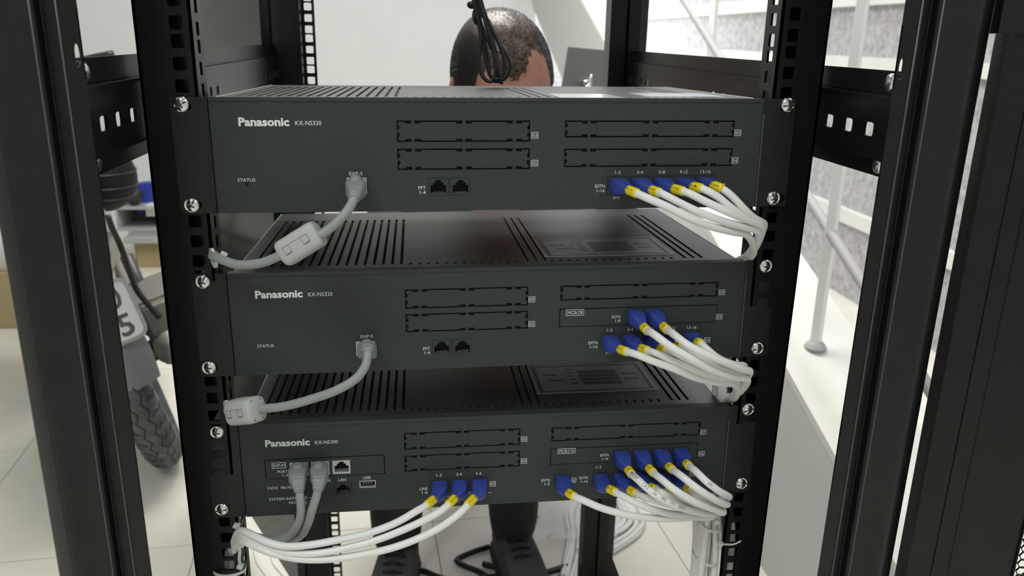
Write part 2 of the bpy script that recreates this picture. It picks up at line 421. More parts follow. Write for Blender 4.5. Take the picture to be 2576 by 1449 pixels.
def rear_rail(sx, xh, flip):
    b = MB(); y0 = 644
    zs = sorted(z - 1.2 for z in HZ if ZB+8 < z < ZT-8); edges = [ZB] + [(a+c)/2 for a, c in zip(zs, zs[1:])] + [ZT]
    fn = lambda a, z, h: (sx*a, y0 + h, z)
    for i, z in enumerate(zs):
        b.cell(xh-9, xh+9, edges[i], edges[i+1], rloop(xh, z, 11, 10.6, 1.2, 2), 0, 2, fn)
    b.grid((xh+9, xh+46), (ZB, ZT), [], 0, 2, fn)
    b.grid((-26, 0), (ZB, ZT), [], 0, 2, lambda a, z, h: (sx*(xh+9+h), y0 + a, z))
    return rp(b, 'mounting_rail')
rear_rail(-1, 216, 0)
# rear right rail is a folded channel with its web towards the camera
b = MB(); b.box((236, 640, ZB), (262, 643, ZT)); b.box((236, 643, ZB), (239, 676, ZT)); b.box((262, 636, ZB), (282, 639, ZT)); b.box((262, 636, ZB), (264, 643, ZT)); rp(b, 'mounting_rail')
b = MB(); b.add([(236, 646, -985), (330, 646, -985), (292, 646, -885), (236, 646, -860), (236, 650, -985), (330, 650, -985), (292, 650, -885), (236, 650, -860)],
                [(0,1,2,3),(7,6,5,4),(0,4,5,1),(1,5,6,2),(2,6,7,3),(3,7,4,0)]); rp(b, 'gusset')

def post(sx, y0, rear=False):
    """roll-formed corner post; profile points (x, y) walked round the section"""
    if not rear:
        pr = [(272.4, 0), (274, 0), (275.5, 3), (275.5, 9), (286, 9), (286, 2), (288, 0), (294, -0.5), (299, -2), (303, -4.2), (306.5, -5.8), (310, -6.4), (313.5, -5.8), (317, -4.2), (321, -2), (325, 0.5), (327.5, 4), (327.5, 34), (324, 36), (324, 6), (290, 4.5), (289, 12), (272.4, 12)]
    else:
        pr = [(262, 0), (284, 0), (288, 6), (300, 10), (300, 40), (297, 40), (297, 13), (285, 8), (282, 3), (264, 3), (264, 40), (262, 40)]
    pr = [(sx*x, y0 + y) for x, y in pr]
    if sx < 0: pr = pr[::-1]
    b = MB(); b.prism(pr, ZB-30, ZT, XY); return rp(b, 'corner_post', 'post', bevel=0.8)
post(-1, -101); post(1, -101)
b = MB(); b.prism([(-272, 658), (-254, 658), (-254, 690), (-272, 690)], ZB-30, ZT, XY); rp(b, 'corner_post', 'post')
post(1, 650, True)

def channel(sx):
    b = MB(); X = sx*265; fn = lambda a, z, h: (X + sx*h, a, z)
    b.grid((-98, 660), (11, 28), [], 4, 6, fn)                        # upper strip set back
    b.grid((-98, 660), (9.5, 11.5), [], -1.5, 6, fn)                  # roll-formed ridge
    b.grid((-98, 660), (12.6, 13.6), [], 2.5, 5, fn)
    b.grid((-98, -86.3), (-26, 9.5), [], 0, 2, fn)
    ys = [-86.3 + 29.6*i for i in range(0, 26)]
    for i, y in enumerate(ys[:-1]):
        if y + 29.6 > 656: break
        if y < 10 or 150 < y < 240 or y > 480: b.cell(y, y+29.6, -26, 9.5, rloop(y+14.8, -13.5, 13, 10, 3, 2), 0, 2, fn)
        else: b.grid((y, y+29.6), (-26, 9.5), [], 0, 2, fn)
    b.grid((-98, 660), (-33, -26), [], 0, 2, fn)
    b.grid((-98, 660), (-46, -33), [], 4, 6, fn); b.grid((-98, 660), (-34, -32), [], -1, 6, fn)
    rp(b, 'side_channel', 'rack')
    for z in (20, -37):
        h = MB(); m = frame_m((X + sx*3.5, -88, z), (0, 1, 0), (0, 0, 1) if sx < 0 else (0, 0, -1), (-sx, 0, 0))
        h.lathe([(6.5, 0), (6.5, 1.2), (5.6, 3.0), (3.2, 4.2), (0.3, 4.6)], m, 18); rp(h, 'channel_screw', 'silver', smooth=True)
channel(-1); channel(1)
for sx in (-1, 1):                                            # inner strip of each front post, one slot above the channel
    b = MB(); fn = lambda a, z, h: (sx*a, -101 + h, z)
    b.cell(262, 272.4, 16, 58, rloop(265.2, 30, 3.4, 14, 1.6, 2), 0, 2, fn); b.grid((262, 272.4), (58, ZT), [], 0, 2, fn); b.grid((262, 272.4), (ZB, 16), [], 0, 2, fn)
    rp(b, 'post_strip', 'rack')
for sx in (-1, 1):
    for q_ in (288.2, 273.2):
        b = MB(); b.lathe([(0.8, ZB), (0.8, ZT)], Matrix.Translation((sx*q_, -101.2, 0)), 8); rp(b, 'edge_highlight', 'post_highlight', smooth=True)  # thin rods added to draw the highlights beside the post grooves
for sx in (-1, 1):                                            # closed back of the front rails
    b = MB(); b.box((min(sx*230, sx*262), 20, ZB), (max(sx*230, sx*262), 21, ZT)); rp(b, 'rail_back', 'rack')
# base and top frames
for z0 in (ZB-30, ZT-40):
    b = MB(); b.box((-300, -60, z0), (300, -40, z0+40)); b.box((-300, 680, z0), (300, 700, z0+40)); b.box((-300, -40, z0), (-280, 680, z0+40)); b.box((280, -40, z0), (300, 680, z0+40)); rp(b, 'frame_ring')
for x in (-290, 290):
    for y in (-50, 690):
        b = MB(); b.lathe([(25, FZ), (25, FZ+20), (10, FZ+20), (10, ZB-28)], Matrix.Translation((x, y, 0)), 16); rp(b, 'levelling_foot', 'rack', smooth=False)

# rear door swung open to the left
dv = Vector((-0.456, 0.89, 0)).normalized(); dn = Vector((dv.y, -dv.x, 0)); H0 = Vector((-268, 655, 0))
dr = MB(); dm = frame_m(H0, dv, -dn, (0, 0, 1)); dr.box((4, 0, -935), (600, 18, ZT-10), dm); door = rp(dr, 'rear_door', 'doorsteel', bevel=1.5)
dh = MB(); dh.box((560, -14, -330), (580, 0, -200), dm); h_ = dh.build('door_handle', 'silver', door, origin=RO)

# front door at the right, folded back towards the camera, hexagon mesh beyond a plain stile
th = math.radians(12); fd = Vector((math.cos(th), -math.sin(th), 0)); fnv = Vector((math.sin(th), math.cos(th), 0)); HF = Vector((332.5, -108, 0))
fm = frame_m(HF, fd, fnv, (0, 0, 1)); DT = 54.0
b = MB(); b.box((0, 0, ZB), (85.5, 2.5, DT), fm); b.box((0, -4, ZB), (3, 16, DT), fm); b.box((21, -0.9, ZB), (22.2, 0, DT), fm); b.box((34, -0.5, ZB), (34.8, 0, DT), fm); b.box((83.6, -1.6, ZB), (84.8, 2.5, DT), fm)
fdoor = rp(b, 'front_door', 'rack')
b = MB(); b.box((-7, -3, DT), (58, 10, ZT-10), fm); b.box((12, -4.5, 56), (40, -3, 66), fm); b.build('door_hinge', 'rack', fdoor, origin=RO)
mesh = MB(); hs = 3.45; pw_ = 2*hs*math.sqrt(3)/2 + 1.25
fnm = lambda a, z, h: fm @ Vector((a, h, z))
colw = pw_*math.sqrt(3)/2
for i in range(12):
    for j in range(90):
        cx = 87 + hs + i*colw; cz = -420 + (j + (i % 2)*0.5)*pw_
        ring = [(cx + pw_/math.sqrt(3)*math.cos(math.radians(60*k)), cz + pw_/math.sqrt(3)*math.sin(math.radians(60*k))) for k in range(6)]
        inn = [(cx + hs*math.cos(math.radians(60*k)), cz + hs*math.sin(math.radians(60*k))) for k in range(6)]
        vs = [fnm(a, z, h) for h in (0, 1.2) for L_ in (ring, inn) for a, z in L_]
        fs = []
        for k in range(6):
            n_ = (k+1) % 6; fs += [(k, n_, 6+n_, 6+k), (12+k, 18+k, 18+n_, 12+n_), (6+k, 6+n_, 18+n_, 18+k)]
        mesh.add(vs, fs)
hm = mesh.build('hexagon_mesh', 'rack', fdoor, origin=RO); hm['kind'] = 'stuff'
b = MB(); b.box((87+12*colw, -1, ZB), (260, 2.5, DT), fm); b.box((84, -1, ZB), (87+12*colw, 2.5, -424), fm); b.box((84, -1, -424+90*pw_+6), (87+12*colw, 2.5, DT), fm); b.build('door_panel', 'rack', fdoor, origin=RO)

# ================================================================ THREE UNITS
UP = [((-0.61, -1.49, -44+1.13), (-0.0232, -0.0078, -0.0013)), ((1.20, 2.0, -177.35-1.28), (-0.0248, -0.0102, 0.0019)), ((-0.41, 2.2, -310.7-1.48), (-0.0272, -0.0062, -0.0017))]
UM = [Matrix.Translation(l) @ Euler(r, 'XYZ').to_matrix().to_4x4() for l, r in UP]
SCR = [[(-232.9, 38.0), (-232.5, -37.0), (234.3, 38.6), (229.6, -36.5)], [(-232.3, 37.1), (-234.2, -35.3), (231.6, 38.8), (231.1, -35.7)], [(-231.5, 37.7), (-233.7, -35.0), (231.8, 39.2), (232.4, -35.3)]]
YF = -3.0
def rj(x0, x1, z0, z1): return (x0, x1, z0, z1)
def socket(parent, x0, x1, z0, z1, m='plastic', up=True, frame=1.5):
    """jack frame with a stepped opening, contacts inside"""
    b = MB(); cx = (x0+x1)/2; w_ = x1-x0; h_ = z1-z0
    zt = z1 - frame*1.1; zb = z0 + frame*1.3
    steps = [(cx-w_*0.385, cx+w_*0.385, zb, zb+(zt-zb)*0.62), (cx-w_*0.25, cx+w_*0.25, zb, zb+(zt-zb)*0.82), (cx-w_*0.14, cx+w_*0.14, zb, zt)]
    b.grid((x0+0.25, x1-0.25), (z0+0.25, z1-0.25), steps, YF-0.25, YF+7, XZ)
    o = b.build('jack', m, parent)
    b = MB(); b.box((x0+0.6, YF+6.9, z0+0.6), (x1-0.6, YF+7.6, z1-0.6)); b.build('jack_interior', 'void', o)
    b = MB()
    for k in range(8): b.box((cx-w_*0.27+k*w_*0.075, YF+0.6, zb+0.2), (cx-w_*0.27+k*w_*0.075+0.35, YF+5, zb+0.55))
    b.build('contacts', 'shield', o)
def cover(parent, x0, x1, z0, z1, n):
    """blanking plate held by little break-away tabs"""
    g = 1.15; b = MB(); nt = []
    xs = [x0 + (x1-x0)*f for f in ((0.12, 0.50, 0.88) if n == 3 else (0.12, 0.50, 0.86))] if n < 5 else [x0 + (x1-x0)*f for f in (0.14, 0.50, 0.86)]
    for x in xs:
        for sgn in (-1, 1):
            a, c = (x+1.4, x+6.0) if sgn > 0 else (x-6.0, x-1.4)
            nt += [(a, c, z1-g-1.3, z1-g), (a, c, z0+g, z0+g+1.3)]
    zc = (z0+z1)/2
    for sgn in (-1, 1):
        a, c = (zc+1.3, zc+4.2) if sgn > 0 else (zc-4.2, zc-1.3)
        nt += [(x0+g, x0+g+1.1, a, c), (x1-g-1.1, x1-g, a, c)]
    b.grid((x0+g, x1-g), (z0+g, z1-g), nt, YF+0.1, YF+2.0, XZ)
    for x in xs: b.box((x-1.1, YF+0.35, z1-g-0.2), (x+1.1, YF+2, z1)); b.box((x-1.1, YF+0.35, z0), (x+1.1, YF+2, z0+g+0.2))
    b.box((x0, YF+0.35, zc-0.8), (x0+g+.2, YF+2, zc+0.8)); b.box((x1-g-.2, YF+0.35, zc-0.8), (x1, YF+2, zc+0.8))
    b.build('slot_cover', 'plastic', parent)

def unit(i):
    pos = ['top', 'middle', 'bottom'][i]; loc, rot = UP[i]
    u = thing('telephone_exchange', ['charcoal rack telephone exchange, topmost of three, blue plugs only in its lowest row',
              'middle of the three charcoal rack exchanges, with an eight port card above its plug row',
              'lowest charcoal rack exchange, with USB port, two grey cables and three plugs bending left'][i], 'switch unit', loc, rot, 'rack mounted telephone exchanges')
    small = {0: [(-76.4, 26.5, 10.2, 26.5), (-76.4, 26.5, -11.2, 5.2)], 1: [(-74.6, 27.1, 10.0, 26.5), (-74.6, 27.1, -10.4, 5.4)], 2: [(-76.4, 25, 14, 30), (-76.4, 25, -7, 8.4)]}[i]
    large = {0: [(53.9, 191.4, 13.4, 26.5), (53.9, 191.4, -9.8, 4.7)], 1: [(54.3, 190.8, 13.2, 26.2)], 2: [(52.6, 188.8, 15.9, 29.4)]}[i]
    card = {0: None, 1: (54.4, 190.6, -9.4, 5.3), 2: (52.7, 186.6, -6.2, 8.3)}[i]
    jx = []                                                     # jack openings
    if i < 2:
        jx += [rj(-53.3, -37.4, -31.4, -17.6), rj(-36.0, -20.0, -31.4, -17.6)]
        for k in range(5): jx.append(rj(89.6+18.1*k, 106.4+18.1*k, -32.2, -17.2))
    ex = [] if i == 2 else [rj(-116.0, -100.2, -29.6, -16.4)]
    if i == 1: jx += [rj(111+16.6*k, 126.4+16.6*k, -9.0, 4.4) for k in range(2)]
    if i == 2:
        ex = [rj(-174.2, -158.2, -6.3, 7.1), rj(-156.5, -140.5, -6.3, 7.1), rj(-138.4, -122.7, -6.2, 7.2)]
        jx += [rj(-137.7, -122.6, -26.8, -14.8)] + [rj(-54.5+17.5*k, -38.6+17.5*k, -30.5, -16.0) for k in range(3)]
        jx += [rj(56.5, 71.5, -31, -17.5)] + [rj(91.3+18.0*k, 107+18.0*k, -31.5, -17.0) for k in range(5)]
        jx += [rj(108.5+18.3*k, 124.5+18.3*k, -9.5, 5.0) for k in range(4)]
    usb = (-115.9, -101.8, -20.6, -13.6) if i == 2 else None
    cg = []
    for c_ in ([card] if card else []) + ([(-193.9, -94.1, -7.2, 9.8)] if i == 2 else []):
        a_, b_, c0, d0 = c_; g_ = 0.7; cg += [(a_-g_, b_+g_, c0-g_, c0), (a_-g_, b_+g_, d0, d0+g_), (a_-g_, a_, c0, d0), (b_, b_+g_, c0, d0)]
    holes = cg + [h for h in small + large + jx + ex] + ([usb] if usb else [])
    b = MB(); b.grid((-213.5, 213.5), (-43.3, 43.3), holes, YF, YF+9, XZ)
    fp = b.build('front_panel', 'plastic', u)
    # seam a few millimetres under the top edge, proud lip above it
    b = MB(); b.box((-213.5, YF-0.7, 40.6), (213.5, YF, 43.6)); b.build('panel_lip', 'plastic', fp)
    b = MB()
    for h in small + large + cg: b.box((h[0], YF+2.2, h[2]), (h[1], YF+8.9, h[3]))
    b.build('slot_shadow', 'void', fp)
    for h in small: cover(u, *h, 3)
    for h in large: cover(u, *h, 5)
    if card:
        b = MB(); b.grid((card[0], card[1]), (card[2], card[3]), [h for h in jx if h[2] > -12 and h[0] > 100], YF-0.5, YF, XZ); b.build('card_panel', 'plastic', u, label='slightly raised port card panel in the lower right slot')
    if i == 2:
        b = MB(); b.grid((-193.9, -94.1), (-7.2, 9.8), ex, YF-0.5, YF, XZ); b.build('card_panel', 'plastic', u, label='narrow raised card panel around the three shielded jacks')
    for h in jx: socket(u, *h)
    for h in ex: socket(u, *h, m='shield')
    if usb:
        b = MB(); b.grid((usb[0], usb[1]), (usb[2], usb[3]), [(usb[0]+0.9, usb[1]-0.9, usb[2]+0.9, usb[3]-0.9)], YF-0.4, YF+6, XZ); o = b.build('usb_port', 'shield', u, bevel=0.2)
        b = MB(); b.box((usb[0]+2, YF+0.5, usb[3]-3.2), (usb[1]-2, YF+6, usb[3]-1.8)); b.build('usb_tongue', 'void', o)
        b = MB(); b.box((usb[0]+.5, YF+6, usb[2]+.5), (usb[1]-.5, YF+6.5, usb[3]-.5)); b.build('usb_interior', 'void', o)
        b = MB()
        for k in range(4): b.box((usb[0]+3.2+2.3*k, YF+0.3, usb[3]-2.9), (usb[0]+4.0+2.3*k, YF+0.5, usb[3]-2.2))
        b.build('usb_contacts', 'print', o)
    # body
    D = 250.0
    b = MB(); b.box((-208, YF+9, -43), (208, D, 41.6)); ch = b.build('chassis', 'chassis', u)
    top = MB(); hl = []
    for k in range(17): hl.append((-198+7.5*k, -195.6+7.5*k, 16, 208))
    for k in range(31): 
        x = -70.5+7.45*k
        if 26 < x < 48 or x > 163: continue
        hl.append((x, x+2.4, 13.5, 19.0))
    for x in (28.6, 36.2, 43.8): hl.append((x, x+1.6, 16, 208))
    for x in (165.2, 172.6, 180.0): hl.append((x, x+2.6, 15, 212))
    top.grid((-208.5, 208.5), (YF+3, D), hl, 41.8, 43.2, XY); top.build('vented_lid', 'chassis', u)
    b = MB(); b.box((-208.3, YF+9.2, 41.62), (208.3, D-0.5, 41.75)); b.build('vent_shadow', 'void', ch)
    # rim strips down the sides, pale colour painting a glint on the fold
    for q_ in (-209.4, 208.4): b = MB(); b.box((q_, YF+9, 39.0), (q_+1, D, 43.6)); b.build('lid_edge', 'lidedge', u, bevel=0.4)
    # diagram label on the lid
    if i > 0:
        y0 = 28 if i == 1 else 39; y1 = y0 + 73; x0, x1 = 45.5, 161.5; z = 43.25
        b = MB(); b.box((x0, y0, z), (x1, y1, z+0.15)); lb = b.build('diagram_label', 'label', u, label='grey wiring diagram label with a dark blue border')
        zz = z+0.17
        b = MB(); b.grid((x0+3.5, x1-3.5), (y0+4, y1-3.5), [(x0+7, x1-7, y0+6.6, y1-6.5)], zz, zz+0.05, XY)
        for k in range(4): b.box((x0+48-0.1*k, y0+19+9.5*k, zz), (x0+86, y0+26.5+9.5*k, zz+0.05))
        for k, (a, c, d_) in enumerate([(16, 30, 30), (12, 26, 44), (90, 106, 42), (90, 104, 29), (37, 43, 22), (36, 43, 31), (36, 43, 40), (36, 43, 49), (35, 44, 58)]): b.box((x0+a, y0+d_, zz), (x0+c, y0+d_+3, zz+0.05))
        b.sweep([Vector((x0+30, y0+31.5, zz)), Vector((x0+36, y0+30, zz)), Vector((x0+40, y0+18, zz))], lambda i_, t: [(-.3, 0), (0, .05), (.3, 0)])
        b.sweep([Vector((x0+40+9*math.cos(a), y0+40+21*math.sin(a), zz)) for a in [k*math.pi/12 for k in range(25)]], lambda i_, t: [(-.25, 0), (0, .04), (.25, 0)])
        vs, fs, w_ = glyphs('CAUTION  SEE INSTALLATION MANUAL BEFORE CONNECTING  CAUTION', 0.0)
        sx = 76/w_; b.add([(x0+22 + a*sx, y0+9.5 + c*1.6, zz+0.05) for a, c in vs], fs)
        b.build('diagram_print', 'labeldark', lb)
    else:
        b = MB(); b.box((52, 8, 43.25), (103, 74, 43.4)); b.build('paper_label', 'labelwhite', u, label='glossy white label near the front of the lid')
        b = MB(); b.box((128, 30, 43.25), (196, 96, 43.35)); b.build('rating_label', 'label', u, label='grey rating label at the right of the lid')
    # brackets and screws
    for sx in (-1, 1):
        b = MB(); ss = [q for q in SCR[i] if q[0]*sx > 0]
        fnb = (lambda a, z, h: (a, h, z))
        lo, hi = (-241.3, -213.8) if sx < 0 else (213.8, 241.3)
        ss.sort(key=lambda q: q[1]); off = 1.2 if sx < 0 and i == 0 else (-1.5 if sx < 0 else 4.5)
        for (qx, qz), (za, zb) in zip(ss, ((-43.5, -18), (18, 43.5))):
            b.cell(lo+0.2, hi-0.2, za, zb, rloop(min(max(qx+off, lo+8), hi-7), min(qz, 36.5), 12, 7.2, 3.4, 2), -1.9, 0.1, fnb)
        b.grid((lo+0.2, hi-0.2), (-18, 18), [], -1.9, 0.1, fnb)
        b.box((sx*213.8 if sx > 0 else -211.8-2, 0.1, -43), (sx*211.8+2 if sx > 0 else -211.8, 40, 38))
        b.build('bracket', 'bracket', u)
        # thin raised side flange strip beside the front panel
        x = sx*214.4
        b = MB(); b.box((x-0.35, -4.2, -43.3), (x+0.35, -1.8, 32 if sx > 0 else 43)); b.build('bracket_edge', 'edge' if sx > 0 else 'bracket', u)  # right strip is a lighter grey than the left
        for qx, qz in ss:
            s_ = thing('tmp', '', '') if False else None
            m = frame_m((qx, -1.95, qz), (1, 0, 0), (0, 0, 1), (0, -1, 0)) @ Matrix.Rotation(random.uniform(0, 3.1), 4, 'Z')
            b = MB(); b.lathe([(5.9, 0), (5.9, 0.8), (5.5, 1.7), (4.4, 2.5), (2.8, 3.1), (1.2, 3.35), (0.2, 3.4)], m, 24); sc = b.build('screw', 'silver', u, smooth=True)
            b = MB(); b.box((-4.6, -0.55, 2.2), (4.6, 0.55, 3.30), m); b.box((-0.55, -2.9, 2.6), (0.55, 2.9, 3.42), m); b.lathe([(1.4, 3.0), (1.0, 3.5)], m, 10); b.build('drive_recess', 'darkmetal', sc)
    # printing
    Y = YF - 0.06; Yl = YF - 0.56
    b = MB(); add_text(b, 'Panasonic', -193.0, 22.6, 6.0, Y, width=37.0, bold=0.035); b.build('brand_lettering', 'print', fp)
    b = MB(); add_text(b, 'KX-NS300' if i == 2 else 'KX-NS320', -151.6, 23.0, 3.3, Y, width=19.2); b.build('model_lettering', 'print', fp)
    def tx(*a_, **k_): q_ = MB(); add_text(q_, *a_, **k_); q_.build('lettering', 'print', fp)
    def boxed(t, x, z, w_=2.7, h_=2.4, tw=3.6, Y_=None, th=2.6):
        q_ = MB(); Y_ = Y if Y_ is None else Y_; add_text(q_, t, x, z-th/2, th, Y_, align='c', width=tw); q_.build('lettering', 'print', fp)
        q_ = MB(); frame_rect(q_, x-w_, x+w_, z-h_, z+h_, 0.35, Y_+.03); q_.build('print_frame', 'print', fp)
    def dash(*a_): q_ = MB(); q_.box(*a_); q_.build('print_line', 'print', fp)
    if i < 2:
        tx('STATUS', -197.0 if i == 0 else -194.6, -19.2, 2.5, Y, width=13)
        tx('EXP-S', -108.4 if i == 0 else -106.6, -14.9 if i == 0 else -13.9, 2.6, Y, align='c', width=10)
        tx('PFT', -55.2, -26.4, 2.6, Y, align='r', width=5.6); tx('1-4', -55.2, -30.0, 2.6, Y, align='r', width=4.6)
        boxed('03', 30.2, 15.2); boxed('02', 30.4, -6.4); boxed('05', 194.3, 16.8); boxed('04', 193.8, -5.2); boxed('01', 184.4, -26.2)
        for k, t in enumerate(('1-2', '3-4', '5-8', '9-12', '13-16')): tx(t, 97.6+18.1*k, -15.4, 2.6, Y, align='c', width=(4.6, 5, 5, 6.6, 8.2)[k])
        tx('EXTN', 87.4, -26.4, 2.7, Y, align='r', width=7.8); tx('1-16', 87.4, -30.0, 2.6, Y, align='r', width=6.4)
        tx('PFT', 97.6, -36.0, 2.3, Y, align='c', width=5.4)
    if i == 1:
        tx('EXTN', 106.2, -3.5, 2.5, Yl, align='r', width=7.2); tx('1-8', 106.2, -7.0, 2.5, Yl, align='r', width=4.2)
        boxed('MCSLC8', 67.0, 2.75, 7.6, 2.7, 12.4, Yl, 2.7)
    if i == 2:
        boxed('EXP-M', -182.9, 4.8, 5.8, 2.7, 9.6, Yl)
        tx('PORT', -176, -2.4, 2.5, Yl, align='r', width=8.2); tx('1-3', -176, -5.9, 2.4, Yl, align='r', width=4.4)
        tx('STATUS', -193.9, -18.0, 2.5, Y, width=8.6); tx('PBX MODE', -182.6, -18.0, 2.5, Y, width=13.0)
        tx('SYSTEM INITIALIZE', -193.2, -28.8, 2.5, Y, width=32); tx('NORMAL', -161.2, -32.8, 2.5, Y, align='r', width=15.5)
        dash((-159.5, Y, -27.9), (-155.5, Y+.02, -27.5)); dash((-159.5, Y, -31.5), (-155.5, Y+.02, -31.1)); dash((-155.9, Y, -31.5), (-155.5, Y+.02, -24))
        tx('LINK', -139.6, -13.2, 2.6, Y, align='r', width=7.4); tx('LAN', -130.6, -13.2, 2.8, Y, align='c', width=6.6); tx('USB', -109.4, -12.4, 2.8, Y, align='c', width=6.4)
        tx('LINE', -57.0, -25.8, 2.7, Y, align='r', width=6.8); tx('1-6', -57.0, -29.4, 2.6, Y, align='r', width=4.9)
        for k, t in enumerate(('1-2', '3-4', '5-6')): tx(t, -46.6+17.5*k, -13.2, 2.8, Y, align='c', width=5.0)
        tx('CO', -20.6, -31.9, 2.5, Y, align='c', width=4); dash((-41, Y, -33.2), (-37.5, Y+.02, -32.8)); dash((-3.5, Y, -31.6), (0, Y+.02, -31.2))
        boxed('05', 28.4, 19.6); boxed('04', 28.6, -1.8); boxed('01', 0.8, -22.8); boxed('07', 191.4, 18.8); boxed('06', 191.4, -2.6); boxed('02', 73.6, -23.2); boxed('03', 184, -23)
        tx('EXTN', 52.2, -23.2, 2.7, Y, align='r', width=7.6); tx('1-2', 52.2, -26.8, 2.6, Y, align='r', width=4.6)
        tx('EXTN', 87.0, -22.6, 2.7, Y, align='r', width=7.6); tx('1-16', 87.0, -26.2, 2.6, Y, align='r', width=6.2)
        tx('1-2', 96.6, -12.6, 2.7, Y, align='c', width=4.9)
        tx('EXTN', 104.8, -0.6, 2.5, Yl, align='r', width=7.4); tx('1-16', 104.8, -4.2, 2.4, Yl, align='r', width=5.8)
        boxed('MCSLC16', 66.6, 6.4, 8, 2.5, 13.2, Yl, 2.7)
    if i == 0:
        b = MB(); b.lathe([(1.5, 0), (1.5, 0.5), (1.1, 0.5)], frame_m((-190.4, YF, -20.9), (1, 0, 0), (0, 0, 1), (0, -1, 0)), 16); b.build('status_lamp', 'void', u)
    return u
units_ = [unit(i) for i in range(3)]

# ================================================================ CABLES
def rrect(w_, h_, r, k=16):
    out = []
    for i in range(k):
        a = 2*math.pi*(i+0.5)/k; c, s_ = math.cos(a), math.sin(a); e = 2/(2+6*(1-r))
        out.append((w_/2*math.copysign(abs(c)**e, c), h_/2*math.copysign(abs(s_)**e, s_)))
    return out
def wrap(mb, fr, txt, s0, h, r, ang, step, bold=0.0, across=False, gap=0.9):
    """print txt on a swept tube: along the cord (or each digit turned across it)"""
    vs, fs, w_ = fine_glyphs(txt, bold); out = []
    for a, c in vs:
        if across: u, v = s0 + c*h, -(a - w_/2)*h*0.8
        else: u, v = s0 + a*h*0.8, (c - 0.5)*h
        i = min(max(u/step, 0), len(fr)-1.001); k = int(i); f = i-k
        p = fr[k][0].lerp(fr[k+1][0], f); N = fr[k][1].lerp(fr[k+1][1], f); B = fr[k][2].lerp(fr[k+1][2], f)
        t = ang + v/r; out.append(p + (N*math.cos(t) + B*math.sin(t))*(r+0.10))
    mb.add(out, fs)
def facing(fr, k):
    """angle on the tube that looks at the camera's side"""
    p, N, B = fr[min(k, len(fr)-1)]; v = (Vector((-60, -640, 60)) - p).normalized()
    return math.atan2(v.dot(B), v.dot(N))
def cable(label, u, lx, lz, sleeve, route, tail, digits, group, ymid=-52, yend=-14, name='patch_cable', rev=False, longtext=None, ysl=-31):
    """u: unit index, (lx, lz): socket centre on its face; sleeve: pixel; route: pixels; tail: explicit points"""
    m = UM[u]; p0 = m @ Vector((lx, YF+2, lz)); p1 = m @ Vector((lx, YF-9, lz)); y0 = (m @ Vector((0, 0, 0))).y
    ctrl = [p0, p1, at(sleeve[0], sleeve[1], y0+ysl)]
    n = len(route)
    for k, (px, py) in enumerate(route):
        t = (k+1)/(n); ys = y0+ysl-3
        y = ys + (ymid-ys)*math.sin(math.pi*min(1, t*1.0)) + (yend-ys)*max(0, t-0.5)*2*(t) if t < 1 else yend
        ctrl.append(at(px, py, y))
    ctrl += [Vector(q) for q in tail]
    pts, L = resample(spline(ctrl), 1.5); step = L/(len(pts)-1)
    t_ = thing(name, label, 'cable', p0, None, group)
    ib = int(27/step); i0 = int(25.5/step); i1 = int(36/step)
    R = 3.1
    bp, bl = resample(pts[:ib+1], 0.5); bst = bl/(len(bp)-1)
    def prof(i, t):
        s = i*bst
        if s < 11: w_, h_, r = 13.4, 11.8, 0.25
        else:
            f = min(1, (s-11)/15.0); f = f*f*(3-2*f)*0.75 + f*0.25; w_ = 13.4*(1-f)+7.6*f; h_ = 11.8*(1-f)+7.6*f; r = 0.25+0.75*f
            if s > 12: q_ = 0.55*max(0, math.sin((s-12)*2*math.pi/2.0)); w_ -= q_; h_ -= q_
        return rrect(w_, h_, r)
    b = MB(); b.sweep(bp, prof); b.build('boot', 'blue', t_, True, origin=p0)
    sp = pts[i0:i1+1]; b = MB(); b.tube(sp, R+0.75, 18); sl = b.build('marker_sleeve', 'yellow', t_, True, origin=p0)
    b = MB(); fr = b.tube(pts[ib-2:], R, 14); cord = b.build('cord', 'cord', t_, True, origin=p0)
    fs_ = MB().tube(sp, R+0.75, 18); ang = facing(fs_, len(fs_)//2)
    if digits:
        b = MB(); nd = len(digits); Ls = (len(sp)-1)*step
        for k, dg in enumerate(digits):
            wrap(b, fs_, dg, Ls*(0.14+0.80*k/max(1, nd)) , 2.9, R+0.75, ang+0.15, step, 0.01, across=not rev) if not rev else wrap(b, fs_, dg, Ls*(0.08+0.31*k), 2.35, R+0.75, ang, step, 0.01, across=True)
        b.build('marker_digits', 'ink', sl, origin=p0)
    if longtext:
        b = MB(); s_ = longtext[1]
        for wd in longtext[0]:
            wrap(b, fr, wd, s_, longtext[2], R, facing(fr, int(s_/step))+longtext[3], step, 0.012); s_ += glyphs(wd, 0.012)[2]*longtext[2]*0.8 + longtext[4]
        b.build('jacket_print', 'ink_grey', cord, origin=p0)
    return t_

